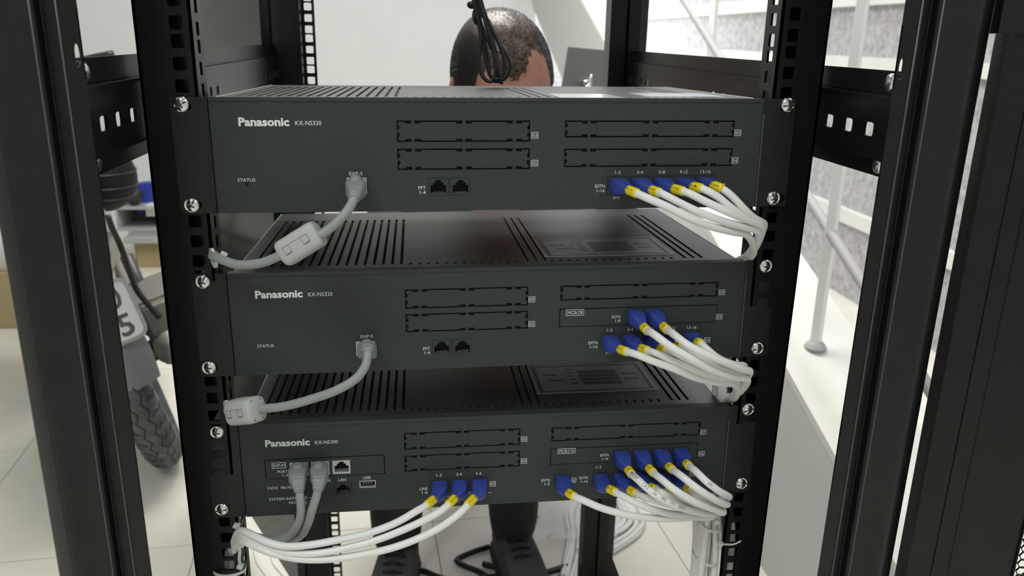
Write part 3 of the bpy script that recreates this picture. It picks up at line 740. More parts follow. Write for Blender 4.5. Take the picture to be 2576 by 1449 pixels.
# tails run down beside the right rail in a tied bundle
cnt = [0]
def down(zs, y=None):
    k = cnt[0]; cnt[0] += 1; x = 212.6 + 5.6*(k % 2); yy = 15 + 5.6*(k//2)
    if k in (1, 6, 9): return [(x, yy, zs-16), (x, yy, -362), (231+(k % 3)*2, 12+.3*k, -395), (232+(k % 3)*2, 12+.3*k, -600), (232, 12+.3*k, -980)]
    xl = 206.5 + 5.2*(k % 4); yl = 7 + 5.5*(k//4)
    return [(x, yy, zs-14)] + ([(x, yy, -368)] if zs > -300 else []) + [(xl, yl, -412), (xl, yl, -620), (xl-3, yl, -1000)]
PX = lambda O, sc, L: [(O[0]+a/sc, O[1]+c/sc) for a, c in L]
G1 = 'white patch cables of the top exchange'; G2 = 'white patch cables of the middle exchange'; G3 = 'white patch cables of the bottom exchange'
o1 = (1500, 420); q1 = 5.574
R1 = [((520, 350), [(700, 430), (1000, 560), (1250, 690), (1600, 830), (1900, 905), (2120, 960)], '11'),
      ((840, 345), [(950, 390), (1200, 520), (1500, 660), (1800, 770), (2100, 850), (2270, 920)], '12'),
      ((1160, 325), [(1300, 370), (1500, 470), (1800, 610), (2000, 700), (2250, 790), (2330, 870)], '13'),
      ((1410, 285), [(1520, 320), (1700, 420), (1900, 585), (2100, 720), (2280, 800), (2330, 850)], '14'),
      ((1690, 275), [(1800, 330), (1920, 430), (2050, 570), (2200, 710), (2310, 770), (2350, 830)], '15')]
nm = ['1-2', '3-4', '5-8', '9-12', '13-16']; od = ['leftmost', 'second from left', 'middle', 'second from right', 'rightmost']
for k, (sl, rt, dg) in enumerate(R1):
    e = at(1500+(2240)/q1, 420+(960+0*k)/q1 + 4, 2)
    cable('white cable on the top exchange, blue plug under print %s, %s of five' % (nm[k], od[k]), 0, 98.0+18.1*k, -24.6, PX(o1, q1, [sl])[0], PX(o1, q1, rt), [(221-0.6*k, 4+k, -129)] + down(-132), dg, G1, ymid=-50+k*3, yend=-22+2*k)
o2 = (1480, 760); q2 = 5.574
R2 = [((505, 685), [(650, 725), (900, 825), (1200, 935), (1500, 1060), (1800, 1125), (2060, 1165)], '21', 98.2, -24.6, 'lower row, blue plug under print 1-2'),
      ((800, 670), [(950, 720), (1200, 835), (1500, 960), (1800, 1055), (2080, 1110)], '22', 116.2, -24.6, 'lower row, blue plug under print 3-4'),
      ((1055, 668), [(1200, 712), (1450, 830), (1750, 965), (2060, 1065)], '23', 134.4, -24.6, 'lower row, third blue plug half hidden by upper cables'),
      ((1285, 605), [(1420, 670), (1620, 780), (1850, 900), (2120, 1010)], '24', 152.5, -24.6, 'lower row, fourth blue plug mostly hidden by upper cables'),
      ((1560, 570), [(1640, 640), (1780, 760), (1930, 840), (2080, 885), (2190, 915)], '25', 170.6, -24.6, 'lower row, blue plug under print 13-16'),
      ((815, 388), [(920, 450), (1150, 620), (1400, 770), (1700, 940), (2000, 1045), (2230, 1095)], '16', 118.7, -2.4, 'upper card, left of its two blue plugs'),
      ((1090, 375), [(1190, 445), (1380, 590), (1650, 730), (1950, 855), (2170, 945), (2265, 985)], '17', 135.3, -2.4, 'upper card, right of its two blue plugs')]
for k, (sl, rt, dg, lx, lz, tx) in enumerate(R2):
    up = lz > -10
    cable('white cable on the middle exchange, ' + tx, 1, lx, lz, PX(o2, q2, [sl])[0], PX(o2, q2, rt), [(219.5-0.5*(k % 4), 4 + k*.6, -261)] + down(-266), dg, G2, ymid=-62 if up else -48+k*2, yend=-26 if up else -16+k, ysl=-31)
o3 = (1360, 1100); q3 = 5.152
R3 = [((400, 748), [(540, 810), (800, 920), (1200, 1020), (1600, 1055), (2000, 1035), (2240, 1010)], '00', 64.0, -24.2, 'alone between prints 02 and EXTN 1-2', None),
      ((940, 695), [(1080, 770), (1300, 880), (1600, 975), (1900, 1010), (2230, 1000)], '01', 99.1, -24.2, 'lower row, blue plug under print 1-2', None),
      ((1200, 710), [(1350, 775), (1600, 855), (1900, 930), (2200, 965)], '12', 117.2, -24.2, 'lower row, second blue plug left of the printed cable', None),
      ((1475, 665), [(1580, 720), (1800, 830), (2100, 930)], '13', 135.2, -24.2, 'lower row, third blue plug behind the printed cable', None),
      ((1690, 690), [(1780, 745), (2000, 860), (2260, 935)], '14', 153.2, -24.2, 'lower row, fourth blue plug behind upper cables', None),
      ((1925, 675), [(2050, 755), (2200, 815), (2330, 880)], '15', 171.2, -24.2, 'lower row, rightmost plug under the card', None),
      ((1160, 455), [(1260, 550), (1450, 720), (1700, 865), (1950, 950), (2250, 985)], '16', 116.6, -2.2, 'upper card, leftmost, jacket printed with cable type', (['VINACAP', 'CAT', '5e', '4PR', 'UTP', '24AWG'], 16.0, 2.7, 0.25, 4.5)),
      ((1435, 435), [(1560, 540), (1750, 690), (2000, 835), (2250, 935), (2370, 970)], '17', 134.9, -2.2, 'upper card, second of four, marked 17', None),
      ((1690, 405), [(1810, 490), (2000, 640), (2200, 770), (2340, 850), (2420, 870)], '18', 153.2, -2.2, 'upper card, third of four, marked 18', None),
      ((1910, 362), [(2010, 440), (2150, 575), (2300, 690), (2390, 740), (2440, 775)], '19', 171.5, -2.2, 'upper card, rightmost of four', (['280'], 42, 2.4, 0.2, 4))]
for k, (sl, rt, dg, lx, lz, tx, lt) in enumerate(R3):
    up = lz > -10
    cable('white cable on the bottom exchange, ' + tx, 2, lx, lz, PX(o3, q3, [sl])[0], PX(o3, q3, rt), [(216.0-0.7*(k % 4), 3 + k*0.8, -364-0.6*k)] + down(-380), dg, G3, ymid=(-60 if up else -46), yend=-24 if up else -14, longtext=lt)
# three LINE cables bending left
LR = [((1077, 1268), [(1045, 1287), (994, 1316), (927, 1341), (860, 1356), (777, 1371), (715, 1374), (669, 1362), (638, 1347), (614, 1336), (600, 1338)], '011'),
      ((1132, 1265), [(1110, 1284), (1060, 1312), (960, 1354), (870, 1379), (793, 1392), (731, 1391), (684, 1380), (645, 1363), (616, 1349), (600, 1351)], '012'),
      ((1179, 1267), [(1150, 1296), (1094, 1334), (994, 1376), (870, 1402), (793, 1408), (731, 1403), (669, 1386), (630, 1369), (610, 1362), (600, 1362)], '013')]
for k, (sl, rt, dg) in enumerate(LR):
    cable('white cable bending left from the LINE ports, marked %s, %s of three' % (dg, ('topmost', 'middle', 'lowest')[k]), 2, -46.5+17.5*k, -23.4, sl, rt,
          [(-227, 2, -383-4*k), (-234+3.5*k, 9, -402-3*k), (-238+6*k, 8, -430), (-238+6*k, 8, -600), (-238+6*k, 8, -1000)], dg, 'white cables from the LINE ports', ymid=-44, yend=-8, rev=True)

# grey expansion cables with ribbed boots
def grey(label, u, lx, lz, ctrlpx, tail, group, ferrite=None, ydir=None):
    m = UM[u]; p0 = m @ Vector((lx, YF+2, lz)); p1 = m @ Vector((lx, YF-8, lz)); y0 = p0.y
    ctrl = [p0, p1] + [at(px, py, y0+yy) for px, py, yy in ctrlpx] + [Vector(q) for q in tail]
    pts, L = resample(spline(ctrl), 1.5); step = L/(len(pts)-1); t_ = thing('expansion_cable', label, 'cable', p0, None, group)
    ib = int(40/step); bp, bl = resample(pts[:ib+1], 0.5); bst = bl/(len(bp)-1)
    def prof(i, t):
        s = i*bst
        if s < 12: w_, h_, r = 13.6, 12.0, 0.2
        else:
            f = min(1, (s-12)/27.0); f = f**1.7; w_ = 15.6*(1-f)+8.6*f; h_ = 13.0*(1-f)+8.6*f; r = 0.25+0.75*f
            if s > 20: q_ = 0.9*max(0, math.sin((s-20)*2*math.pi/2.5)); w_ -= q_; h_ -= q_
        return rrect(w_, h_, r)
    b = MB(); b.sweep(bp, prof); bo = b.build('boot', 'greyboot', t_, True, origin=p0)
    hb = m @ Vector((lx, YF-9, lz+5.0)); b = MB(); b.ball(hb, (5.6, 7.5, 5.2), 10); b.build('latch_hood', 'greyboot', bo, True, origin=p0)
    b = MB(); fr = b.tube(pts[ib-2:], 3.5, 16); co = b.build('cord', 'greycord', t_, True, origin=p0)
    if group == 'grey cables to the left of the bottom exchange':
        b = MB(); wrap(b, fr, 'PATCH CORD', 22 if lx > -160 else 300, 2.4, 3.5, facing(fr, 30)-0.4, step)
        b.build('jacket_print', 'ink_grey', co, origin=p0)
    if ferrite:
        a, c, R = ferrite; a = at(*a); c = at(*c); ax = (c-a).normalized(); Lf = (c-a).length
        n = Vector((0, -1, 0.3)); n = (n - ax*n.dot(ax)).normalized(); sd = ax.cross(n)
        fmx = frame_m(a, sd, n, ax)
        b = MB(); k = 28
        rings = []
        for h, q in ((0, 0.72), (0.6, 0.84), (2.2, 0.97), (5, 1.0), (Lf-5, 1.0), (Lf-2.2, 0.97), (Lf-0.6, 0.84), (Lf, 0.72)): rings.append((h, q))
        vs = []; fs = []
        for h, q in rings:
            for a_, c_ in rrect(2*R*q, 2*R*q, 0.72, k): vs.append(fmx @ Vector((a_, c_, h)))
        for i_ in range(len(rings)-1):
            for j in range(k): fs.append((i_*k+j, i_*k+(j+1) % k, (i_+1)*k+(j+1) % k, (i_+1)*k+j))
        fs += [tuple(range(k))[::-1], tuple(range((len(rings)-1)*k, len(rings)*k))]
        b.add(vs, fs); fe = b.build('ferrite_clip', 'ferrite', t_, True, origin=p0)
        b = MB()
        for hh in (Lf*0.2, Lf*0.66):                    # latch windows and the seam between the halves
            b.grid((-3.2, 3.2), (hh, hh+5.4), [(-2.95, 2.95, hh+0.25, hh+5.15)], R+0.02, R+0.08, lambda p, q, r: fmx @ Vector((p, r, q)))
            b.box((-3.2, R*0.998, hh+0.4), (-2.5, R+0.1, hh+4.6), fmx)
        b.box((2.9, R-0.3, Lf*0.2+5), (3.15, R+0.07, Lf*0.66), fmx)
        for e_ in (1.2, Lf-1.2):
            for ang in (30, 150, 210, 330): b.ball(fmx @ Vector((R*0.80*math.cos(math.radians(ang)), R*0.80*math.sin(math.radians(ang)), e_)), 1.3, 6)
        b.build('latch_seams', 'darkmetal', fe, origin=p0)
    return t_
grey('light grey cable on the top exchange, its grey ferrite clip hanging above the middle lid', 0, -108.3, -23.4,
     [(893, 490, -34), (885, 512, -40), (866, 540, -44), (820, 582, -46), (758, 615, -46), (700, 645, -42), (655, 662, -36), (600, 666, -28), (560, 654, -20), (535, 644, -8)],
     [(-222, 8, -126), (-232, 14, -140), (-250, 12, -200), (-251, 11, -400), (-251, 11, -700), (-251, 11, -1000)], 'grey expansion cables', ((805, 583, -44), (710, 642, -42), 10.2))
grey('light grey cable on the middle exchange, its ferrite clip against the left rail', 1, -106.4, -22.4,
     [(926, 880, -33), (920, 918, -42), (898, 950, -50), (850, 980, -54), (780, 1005, -50), (715, 1022, -44), (655, 1029, -36), (600, 1036, -22), (575, 1036, -10)],
     [(-224, 8, -257), (-234, 13, -272), (-244, 11, -330), (-244, 11, -1000)], 'grey expansion cables', ((648, 1030, -38), (587, 1036, -22), 10.4))
grey('left of the two grey cables plugged side by side into the bottom exchange', 2, -166.2, 0.4,
     [(750, 1212, -30), (755, 1250, -36), (757, 1290, -36), (748, 1322, -30), (728, 1346, -22), (690, 1360, -12), (650, 1352, -4), (615, 1343, 0)],
     [(-226, 6, -384), (-235, 8, -400), (-239, 13, -600), (-239, 13, -1000)], 'grey cables to the left of the bottom exchange')
grey('right of the two grey cables plugged side by side into the bottom exchange', 2, -148.5, 0.4,
     [(803, 1210, -30), (798, 1240, -36), (786, 1280, -38), (774, 1318, -32), (757, 1346, -22), (722, 1362, -14), (680, 1366, -6), (645, 1358, 2)],
     [(-226, 9, -388), (-232, 12, -404), (-233, 14, -600), (-233, 14, -1000)], 'grey cables to the left of the bottom exchange')

# cable ties
def tie(label, c, rx, rz, ax, wdt=2.6, tail=None, head=None, grp='white nylon cable ties'):
    """band looped round centre c in the plane normal to ax"""
    ax = Vector(ax).normalized(); u_ = ax.cross(Vector((0, 1, 0.01))).normalized(); v_ = ax.cross(u_).normalized(); c = Vector(c)
    t_ = thing('cable_tie', label, 'cable tie', c, None, grp)
    b = MB(); n = 28; vs = []; fs = []
    for i in range(n):
        a = 2*math.pi*i/n
        for rr in (0, 0.9):
            for s_ in (-wdt/2, wdt/2): vs.append(c + u_*(rx+rr)*math.cos(a) + v_*(rz+rr)*math.sin(a) + ax*s_)
    for i in range(n):
        a = i*4; d = ((i+1) % n)*4; fs += [(a, a+1, d+1, d), (a+2, d+2, d+3, a+3), (a, d, d+2, a+2), (a+1, a+3, d+3, d+1)]
    b.add(vs, fs); b.build('strap', 'tie', t_, True, origin=c)
    hp = Vector(head) if head else c + u_*(rx+1)
    b = MB(); b.box((-2.6, -2.2, -2.4), (2.6, 2.2, 2.4), Matrix.Translation(hp) @ Matrix.Rotation(0.5, 4, 'Y')); b.build('locking_head', 'tie', t_, bevel=0.5, origin=c)
    if tail:
        P_ = spline([Vector(q) for q in tail], 2); b = MB(); b.sweep(P_, lambda i, t: [(-wdt/2, -0.4), (wdt/2, -0.4), (wdt/2, 0.4), (-wdt/2, 0.4)]); b.build('tail_end', 'tie', t_, origin=c)
tie('white tie looping the grey cable to the left rail above the middle exchange', at(537, 649, -4), 7.0, 6.2, (1, 0.5, 0.1), head=at(562, 642, -10))
tie('white tie behind the grey ferrite clip on the left rail', at(572, 1030, -4), 7.0, 6.0, (0.9, 0.5, 0), head=at(580, 1018, -8))
tie('white tie gathering the left cables just under the bottom exchange', at(602, 1350, 0), 9.0, 8.0, (1, 0.4, 0), head=at(595, 1322, 0), tail=[at(600, 1360, -8), at(603, 1385, -6), at(602, 1408, -2), at(606, 1425, 4)])
tie('white tie round the left rail at the bottom edge', at(578, 1432, 4), 13.5, 9.0, (0, 0, 1), head=at(604, 1424, 0))
tie('white tie round the right bundle just below the white cable loops', (214, 20, -398), 11.5, 19, (0, 0, 1), head=at(1802, 1312, 0))
b1_ = (214, 20, -436)
tie('white tie on the right bundle whose long tail sticks out right', b1_, 11.5, 19, (0, 0, 1), head=at(1812, 1367, 0), tail=[at(1806, 1368, 0), at(1822, 1369, -6), at(1845, 1369, -10), at(1864, 1361, -12)])
tie('white tie on the right bundle below the top exchange', (218, 14, -176), 7.5, 12, (0, 0, 1), head=at(1894, 625, -4))
tie('white tie on the right bundle below the middle exchange', (217, 20, -312), 8, 18, (0, 0, 1), head=at(1826, 905, 4))

# hanging black power cords behind the top exchange
pc = thing('power_cord_bundle', 'black cords looped and hanging in front of the white wall above the top unit', 'cable', at(1190, 0, 330))
strands = [[(1183, -60), (1195, 20), (1208, 80), (1205, 150), (1215, 195), (1235, 206), (1246, 180), (1240, 120), (1222, 60), (1205, 0), (1195, -60)],
           [(1190, -60), (1200, 20), (1212, 90), (1222, 150), (1240, 200), (1262, 195), (1270, 160), (1255, 110), (1230, 60), (1210, 0), (1200, -60)],
           [(1186, -60), (1198, 30), (1210, 100), (1206, 160), (1222, 200), (1238, 203), (1256, 205), (1280, 185), (1283, 160), (1264, 120), (1238, 70), (1214, 20), (1206, -60)],
           [(1192, -60), (1203, 30), (1222, 90), (1246, 140), (1252, 170), (1262, 212)],
           [(1188, -60), (1200, 30), (1216, 90), (1228, 150), (1234, 190), (1248, 198), (1252, 160), (1242, 110), (1226, 60), (1208, 0), (1204, -60)]]
for k, L_ in enumerate(strands):
    b = MB(); b.tube(spline([at(x, y, 200 + (k*7) % 17) for x, y in L_], 4), 1.7, 8); b.build('cord', 'blackcord', pc, True, origin=at(1190, 0, 330))
b = MB(); b.ball(at(1187, 12, 208), (5, 4, 4), 8); b.ball(at(1200, 40, 206), (5, 5, 9), 8); b.build('cord_wrap', 'blackcord', pc, True, origin=at(1190, 0, 330))

# ================================================================ THE PERSON BEHIND THE RACK
HC = at(1262, 196, 760); FX = HC.x
person = thing('person', 'person crouching behind the rack, thinning black hair, dark trousers and grey shoes', 'person', (FX, 900, FZ))
PO = Vector((FX, 900, FZ))
KL = Vector((at(1010, 1330, 900).x, 880, -640)); KR = Vector((at(1265, 1300, 900).x, 860, -640))
AL = atz(1003, 1385, -985); AR = atz(1290, 1350, -985)
def skinned(name, verts, edges, radii, m, parent, sub=2, root=0):
    me = bpy.data.meshes.new(name); me.from_pydata([((v-PO)*S)[:] for v in verts], edges, []); me.update()
    ob = bpy.data.objects.new(name, me); C.objects.link(ob); ob.parent = parent; me.materials.append(M[m])
    sk = ob.modifiers.new('skin', 'SKIN'); sk.use_smooth_shade = True
    for i, r in enumerate(radii):
        sv = me.skin_vertices[0].data[i]; sv.radius = (r*S, r*S) if not hasattr(r, '__len__') else (r[0]*S, r[1]*S); sv.use_root = (i == root)
    ss = ob.modifiers.new('sub', 'SUBSURF'); ss.levels = sub; ss.render_levels = sub
    for p in me.polygons: p.use_smooth = True
    return ob
pel = Vector((FX, 1230, -700)); ch_ = Vector((FX, 980, -330)); nk = Vector((FX, 850, -190))
bv = [pel, Vector((FX, 1130, -520)), ch_, nk, HC + Vector((0, 30, -75)),
      Vector((FX-95, 1200, -700)), KL, AL, AL + Vector((-8, -110, -40)),
      Vector((FX+95, 1200, -700)), KR, AR, AR + Vector((15, -110, -40)),
      Vector((FX-175, 960, -290)), Vector((FX-235, 850, -520)), Vector((FX-120, 740, -640)), Vector((FX-70, 690, -660)),
      Vector((FX+175, 960, -290)), Vector((FX+235, 850, -520)), Vector((FX+130, 740, -640)), Vector((FX+80, 690, -660))]
be = [(0,1),(1,2),(2,3),(3,4),(0,5),(5,6),(6,7),(7,8),(0,9),(9,10),(10,11),(11,12),(2,13),(13,14),(14,15),(15,16),(2,17),(17,18),(18,19),(19,20)]
br = [135, 130, 140, 60, 55, 85, 52, 24, 22, 85, 52, 24, 22, 55, 38, 26, 30, 55, 38, 26, 30]
skinned('body', bv, be, br, 'skin', person)
skinned('shirt', [bv[i] for i in (0, 1, 2, 13, 14, 17, 18)] + [Vector((FX, 880, -225))], [(0,1),(1,2),(2,3),(3,4),(2,5),(5,6),(2,7)], [150, 148, 160, 92, 60, 92, 60, 84], 'shirt', person)
for A_, K_, sx in ((AL, KL, -1), (AR, KR, 1)):
    low = A_ + Vector((0, 8, -28)); hp_ = Vector((FX+sx*95, 1200, -700)); mid = K_.lerp(A_, 0.45)
    skinned('trouser_leg', [hp_, K_, mid, K_.lerp(A_, 0.78) + Vector((6*sx, 0, 0)), low], [(0,1),(1,2),(2,3),(3,4)], [98, 72, 66, 58, 52], 'trousers', person)
    sole_z = FZ; fwd = Vector((0.14*sx, -1, 0)).normalized(); sd_ = Vector((-fwd.y, fwd.x, 0))
    def shoe(mb, h0, h1, grow):
        prof_ = [(-70, 30), (-40, 38), (30, 42), (90, 46), (140, 45), (175, 36), (195, 16)]
        base = Vector((A_.x, A_.y, 0)); pl = [(s_, w_) for s_, w_ in prof_] + [(s_, -w_) for s_, w_ in prof_[::-1]]
        lv = [(h0, 1.0+grow), (h0+(h1-h0)*0.4, 1.03+grow), (h0+(h1-h0)*0.75, 0.86+grow), (h1, 0.55)]
        vs = []; n_ = len(pl)
        for li, (z_, sc_) in enumerate(lv):
            for s_, w_ in pl:
                q = z_ - (max(0, s_-20)/175)**1.2*(z_-h0)*0.45*(li > 0)
                ss_ = s_*(sc_ if s_ > 0 else 1) if li < 3 else s_*0.45-20
                p_ = base + fwd*ss_ + sd_*w_*sc_; vs.append((p_.x, p_.y, sole_z+q))
        fs = [tuple(range(n_))[::-1], tuple(range(3*n_, 4*n_))] + [(l*n_+i, l*n_+(i+1) % n_, (l+1)*n_+(i+1) % n_, (l+1)*n_+i) for l in range(3) for i in range(n_)]
        mb.add(vs, fs)
    b = MB(); shoe(b, 18, 105, 0); o = b.build('shoe', 'shoe', person, True, origin=PO, weld=True); o.modifiers.new('s', 'SUBSURF').render_levels = 2
    b = MB(); shoe(b, 0, 20, 0.06); b.build('sole', 'sole', o, False, origin=PO)
    lc = MB()
    for k in range(4):
        q = Vector((A_.x, A_.y, 0)) + fwd*(25+k*18); lc.tube([q - sd_*22 + Vector((0, 0, FZ+88-k*7)), q + Vector((0, 0, FZ+97-k*7)), q + sd_*22 + Vector((0, 0, FZ+88-k*7))], 3, 6)
    lc.build('laces', 'sole', o, True, origin=PO)
# head: looks down and to the right of the picture
hd = MB(); hm_ = Euler((math.radians(32), math.radians(-12), math.radians(12)), 'XYZ').to_matrix()
seg = 26; vs = []; fs = []
def headpt(a, b_):
    sa = max(0.0, math.sin(a))**(0.84 if a < math.pi/2 else 1.0); x = sa*math.sin(b_); y = -sa*math.cos(b_); z = math.cos(a)
    rx, ry, rz = 83, 98, 112
    q = Vector((x*rx, y*ry, z*rz))
    if z < 0: q.x *= 1-0.30*(-z)**1.3; q.y *= 1-0.12*(-z)
    if y < 0:
        q.y -= 16*math.exp(-((x/0.16)**2 + ((z+0.22)/0.16)**2))                    # nose
        q.y += 7*math.exp(-(((abs(x)-0.36)/0.16)**2 + ((z-0.02)/0.10)**2))         # eye sockets
        q.y -= 5*math.exp(-((x/0.30)**2 + ((z+0.55)/0.07)**2))                     # lips
        q.y -= 6*math.exp(-((x/0.5)**2 + ((z-0.14)/0.07)**2))                      # brow
        q.y -= 7*math.exp(-((x/0.25)**2 + ((z+0.88)/0.12)**2))                     # chin
    return q
for i in range(1, seg):
    for j in range(seg*2): vs.append(HC + hm_ @ headpt(math.pi*i/seg, math.pi*j/seg))
k2 = seg*2
for i in range(seg-2):
    for j in range(k2): fs.append((i*k2+j, i*k2+(j+1) % k2, (i+1)*k2+(j+1) % k2, (i+1)*k2+j))
vs += [HC + hm_ @ headpt(0, 0), HC + hm_ @ headpt(math.pi, 0)]
for j in range(k2): fs.append((len(vs)-2, (j+1) % k2, j)); fs.append((len(vs)-1, (seg-2)*k2+j, (seg-2)*k2+(j+1) % k2))
hd.add(vs, fs); head = hd.build('head', 'skin', person, True, origin=PO)
for sx in (-1, 1):
    b = MB(); b.ball(HC + hm_ @ Vector((sx*80, 8, -12)), (9, 17, 30), 10, hm_); b.build('ear', 'skin', head, True, origin=PO)
    b = MB(); b.ball(HC + hm_ @ Vector((sx*29, -84, 0)), 12, 10, hm_); b.build('eye', 'print', head, True, origin=PO)
    b = MB(); b.ball(HC + hm_ @ Vector((sx*29, -92, -1)), 5.5, 8, hm_); b.build('iris', 'sole', head, True, origin=PO)
    b = MB(); b.tube([HC + hm_ @ Vector((sx*x_, -97+abs(x_-30)*0.35, 22-abs(x_-28)*0.15)) for x_ in (14, 24, 34, 46)], 3.5, 8); b.build('eyebrow', 'hair', head, True, origin=PO)
# thin hair: strands combed back from the crown, dense at the sides
hs_ = MB(); rnd = random.Random(3)
def density(a, b_):
    bb = (b_ + math.pi) % (2*math.pi) - math.pi                 # 0 = face
    z = math.cos(a)
    side = abs(bb)
    if -0.95 < bb < 0.82:                                             # forehead and receding front
        line = 0.50 + 0.26*math.exp(-((bb-0.50)/0.36)**2) + 0.12*math.exp(-((bb+0.6)/0.25)**2)
        line += 0.022*math.sin(bb*23+1) + 0.02*math.sin(bb*41)
        if z < line: return 0.0
        return 0.42
    if z < -0.35 and side < 2.0: return 0.0
    if z < 0.1 and side < 1.25: return 0.0
    if z < -0.6: return 0
    if z > 0.86: return 0.42
    return 1.0 if z < 0.82 else 0.55
n_h = 0
while n_h < 22000:
    z = rnd.uniform(-0.6, 1); a = math.acos(z); b_ = rnd.uniform(0, 2*math.pi)
    if rnd.random() > density(a, b_): continue
    n_h += 1
    p = headpt(a, b_); nrm = Vector((p.x/83**2, p.y/98**2, p.z/112**2)).normalized()
    comb = Vector((-0.5+rnd.uniform(-.3, .3), 0.55, -0.45 + rnd.uniform(-.2, .2))); comb = (comb - nrm*comb.dot(nrm)).normalized()
    d0 = (nrm*0.75 + comb).normalized(); d1 = (nrm*0.15 + comb).normalized(); L_ = rnd.uniform(5, 9); sd = nrm.cross(comb)*0.55
    q0 = p - nrm*1.0; q1 = q0 + d0*L_*0.5; q2 = q1 + d1*L_*0.5
    tr = lambda q: HC + hm_ @ q
    hs_.add([tr(q0-sd), tr(q0+sd), tr(q1+sd*0.8), tr(q1-sd*0.8), tr(q2)], [(0, 1, 2, 3), (3, 2, 4)])
ho = hs_.build('hair', 'hair', head, origin=PO); ho['kind'] = 'stuff'
# scalp seen through the hair: darker where it grows thick, browner where it thins
def scalp_cap(lo, hi, m, k_):
    cp = MB(); vs = []; fs = []; idx = {}
    for i in range(0, seg*4+1):
        for j in range(k2*4):
            a = math.pi*i/(seg*4); b_ = math.pi*j/(seg*4)
            if lo < density(a, b_) <= hi: idx[(i, j)] = len(vs); vs.append(HC + hm_ @ (headpt(a, b_)*k_))
    for i in range(seg*4):
        for j in range(k2*4):
            q = [(i, j), (i, (j+1) % (k2*4)), (i+1, (j+1) % (k2*4)), (i+1, j)]
            if all(t in idx for t in q): fs.append(tuple(idx[t] for t in q))
    cp.add(vs, fs); return cp.build('scalp', m, head, True, origin=PO)
scalp_cap(0.5, 1.0, 'scalp', 1.010); scalp_cap(0.2, 1.0, 'thinscalp', 1.006)

# ================================================================ BACKGROUND LEFT: MOTORCYCLE, TABLE, HELMET
BC = Vector((-728, 1402, FZ))
bike = thing('motorcycle', 'parked motorcycle leaning left, seen from behind with white number plate and bare rear tyre', 'motorcycle', BC, (0, math.radians(-16), math.radians(22.9)))
TR, TWd = 290, 46
b = MB(); k = 60; rings = []
sec = [(TWd*math.cos(a)*1.0, 52*math.sin(a)) for a in [math.pi*t/10 for t in range(11)]]
vs = []; fs = []
for i in range(k):
    th_ = 2*math.pi*i/k
    for sx_, sy_ in sec:
        r_ = TR - 52 + sy_; vs.append((sx_, 20 + r_*math.sin(th_), TR + r_*math.cos(th_)))
n_ = len(sec)
for i in range(k):
    for j in range(n_-1): fs.append((i*n_+j, ((i+1) % k)*n_+j, ((i+1) % k)*n_+j+1, i*n_+j+1))
    fs.append((i*n_+n_-1, ((i+1) % k)*n_+n_-1, ((i+1) % k)*n_, i*n_))
b.add(vs, fs); wh = b.build('rear_tyre', 'tyre', bike, True, weld=True)
gr_ = MB()
def tyrept(u, th_, up_=0.6):
    a = u/TWd; a = max(-0.98, min(0.98, a)); r_ = TR - 52 + 52*math.sqrt(1-a*a) + up_; return Vector((u, 20 + r_*math.sin(th_), TR + r_*math.cos(th_)))
for cu in (-13, 13):
    for o_ in (0,):
        pts_ = [tyrept(cu + (5 if i % 2 else -5), math.pi*2*i/80, 0.4) for i in range(81)]; gr_.sweep(pts_, lambda i, t: [(-1.5, 0), (0, 0.8), (1.5, 0)])
for i in range(44):
    for cu in (-30, 30):
        th_ = 2*math.pi*i/44; pts_ = [tyrept(cu + dx, th_ + dt, 0.4) for dx, dt in ((-9, 0), (0, 0.03), (9, 0.0), (14 if cu > 0 else -14, 0.05))]; gr_.sweep(pts_, lambda i, t: [(-1.6, 0), (0, 0.8), (1.6, 0)])
gr_.build('tread_groove', 'tyre_groove', wh)
b = MB(); b.lathe([(TR-105, -12), (TR-92, -22), (TR-88, -22), (TR-88, 22), (TR-92, 22), (TR-105, 12)], frame_m((0, 20, TR), (0, 1, 0), (0, 0, 1), (1, 0, 0)), 48); b.build('rim', 'bikesteel', wh, True)
b = MB(); b.lathe([(60, -40), (60, 40)], frame_m((0, 20, TR), (0, 1, 0), (0, 0, 1), (1, 0, 0)), 24)
for i in range(12):
    a = 2*math.pi*i/12; b.tube([Vector((0, 20+50*math.sin(a), TR+50*math.cos(a))), Vector((0, 20+190*math.sin(a+.2), TR+190*math.cos(a+.2)))], 3, 6)
b.build('hub', 'bikesteel', wh)
# mudguard flap, plate bracket and plate
b = MB(); vs = []; fs = []
for i in range(11):
    t = i/10; z = 325 + 170*t; y = -252 + 12*(1-t)**2 + 10*t
    wd = 62 + 16*math.sin(0.6+t*2)
    for j in range(9):
        a = -1 + j/4; vs.append((a*wd, y - 26*(1-a*a) , z)); 
    for j in range(9):
        a = -1 + j/4; vs.append((a*wd*0.97, y - 26*(1-a*a) + 5, z))
for i in range(10):
    for j in range(8):
        o_ = i*18+j; fs += [(o_, o_+1, o_+19, o_+18), (o_+9, o_+27, o_+28, o_+10)]
b.add(vs, fs); b.build('mudguard', 'fender', bike, True)
b = MB(); pl_ = rloop(0, 0, 190, 140, 12, 4); pm = frame_m((-5, -262, 512), (1, 0, 0), (0, 0.17, 0.985), (0, -0.985, 0.17)); b.prism(pl_, 0, 3, lambda a, c, h: pm @ Vector((a, c, h))); pla = b.build('number_plate', 'plate', bike)
b = MB(); pl2 = rloop(0, 0, 186, 136, 12, 4); b.sweep([pm @ Vector((a, c, 3)) for a, c in pl2 + pl2[:1]], lambda i, t: [(-4, -1), (4, -1), (4, 2), (-4, 2)], caps=False); b.build('plate_rim', 'rail_grey', pla)
b = MB()
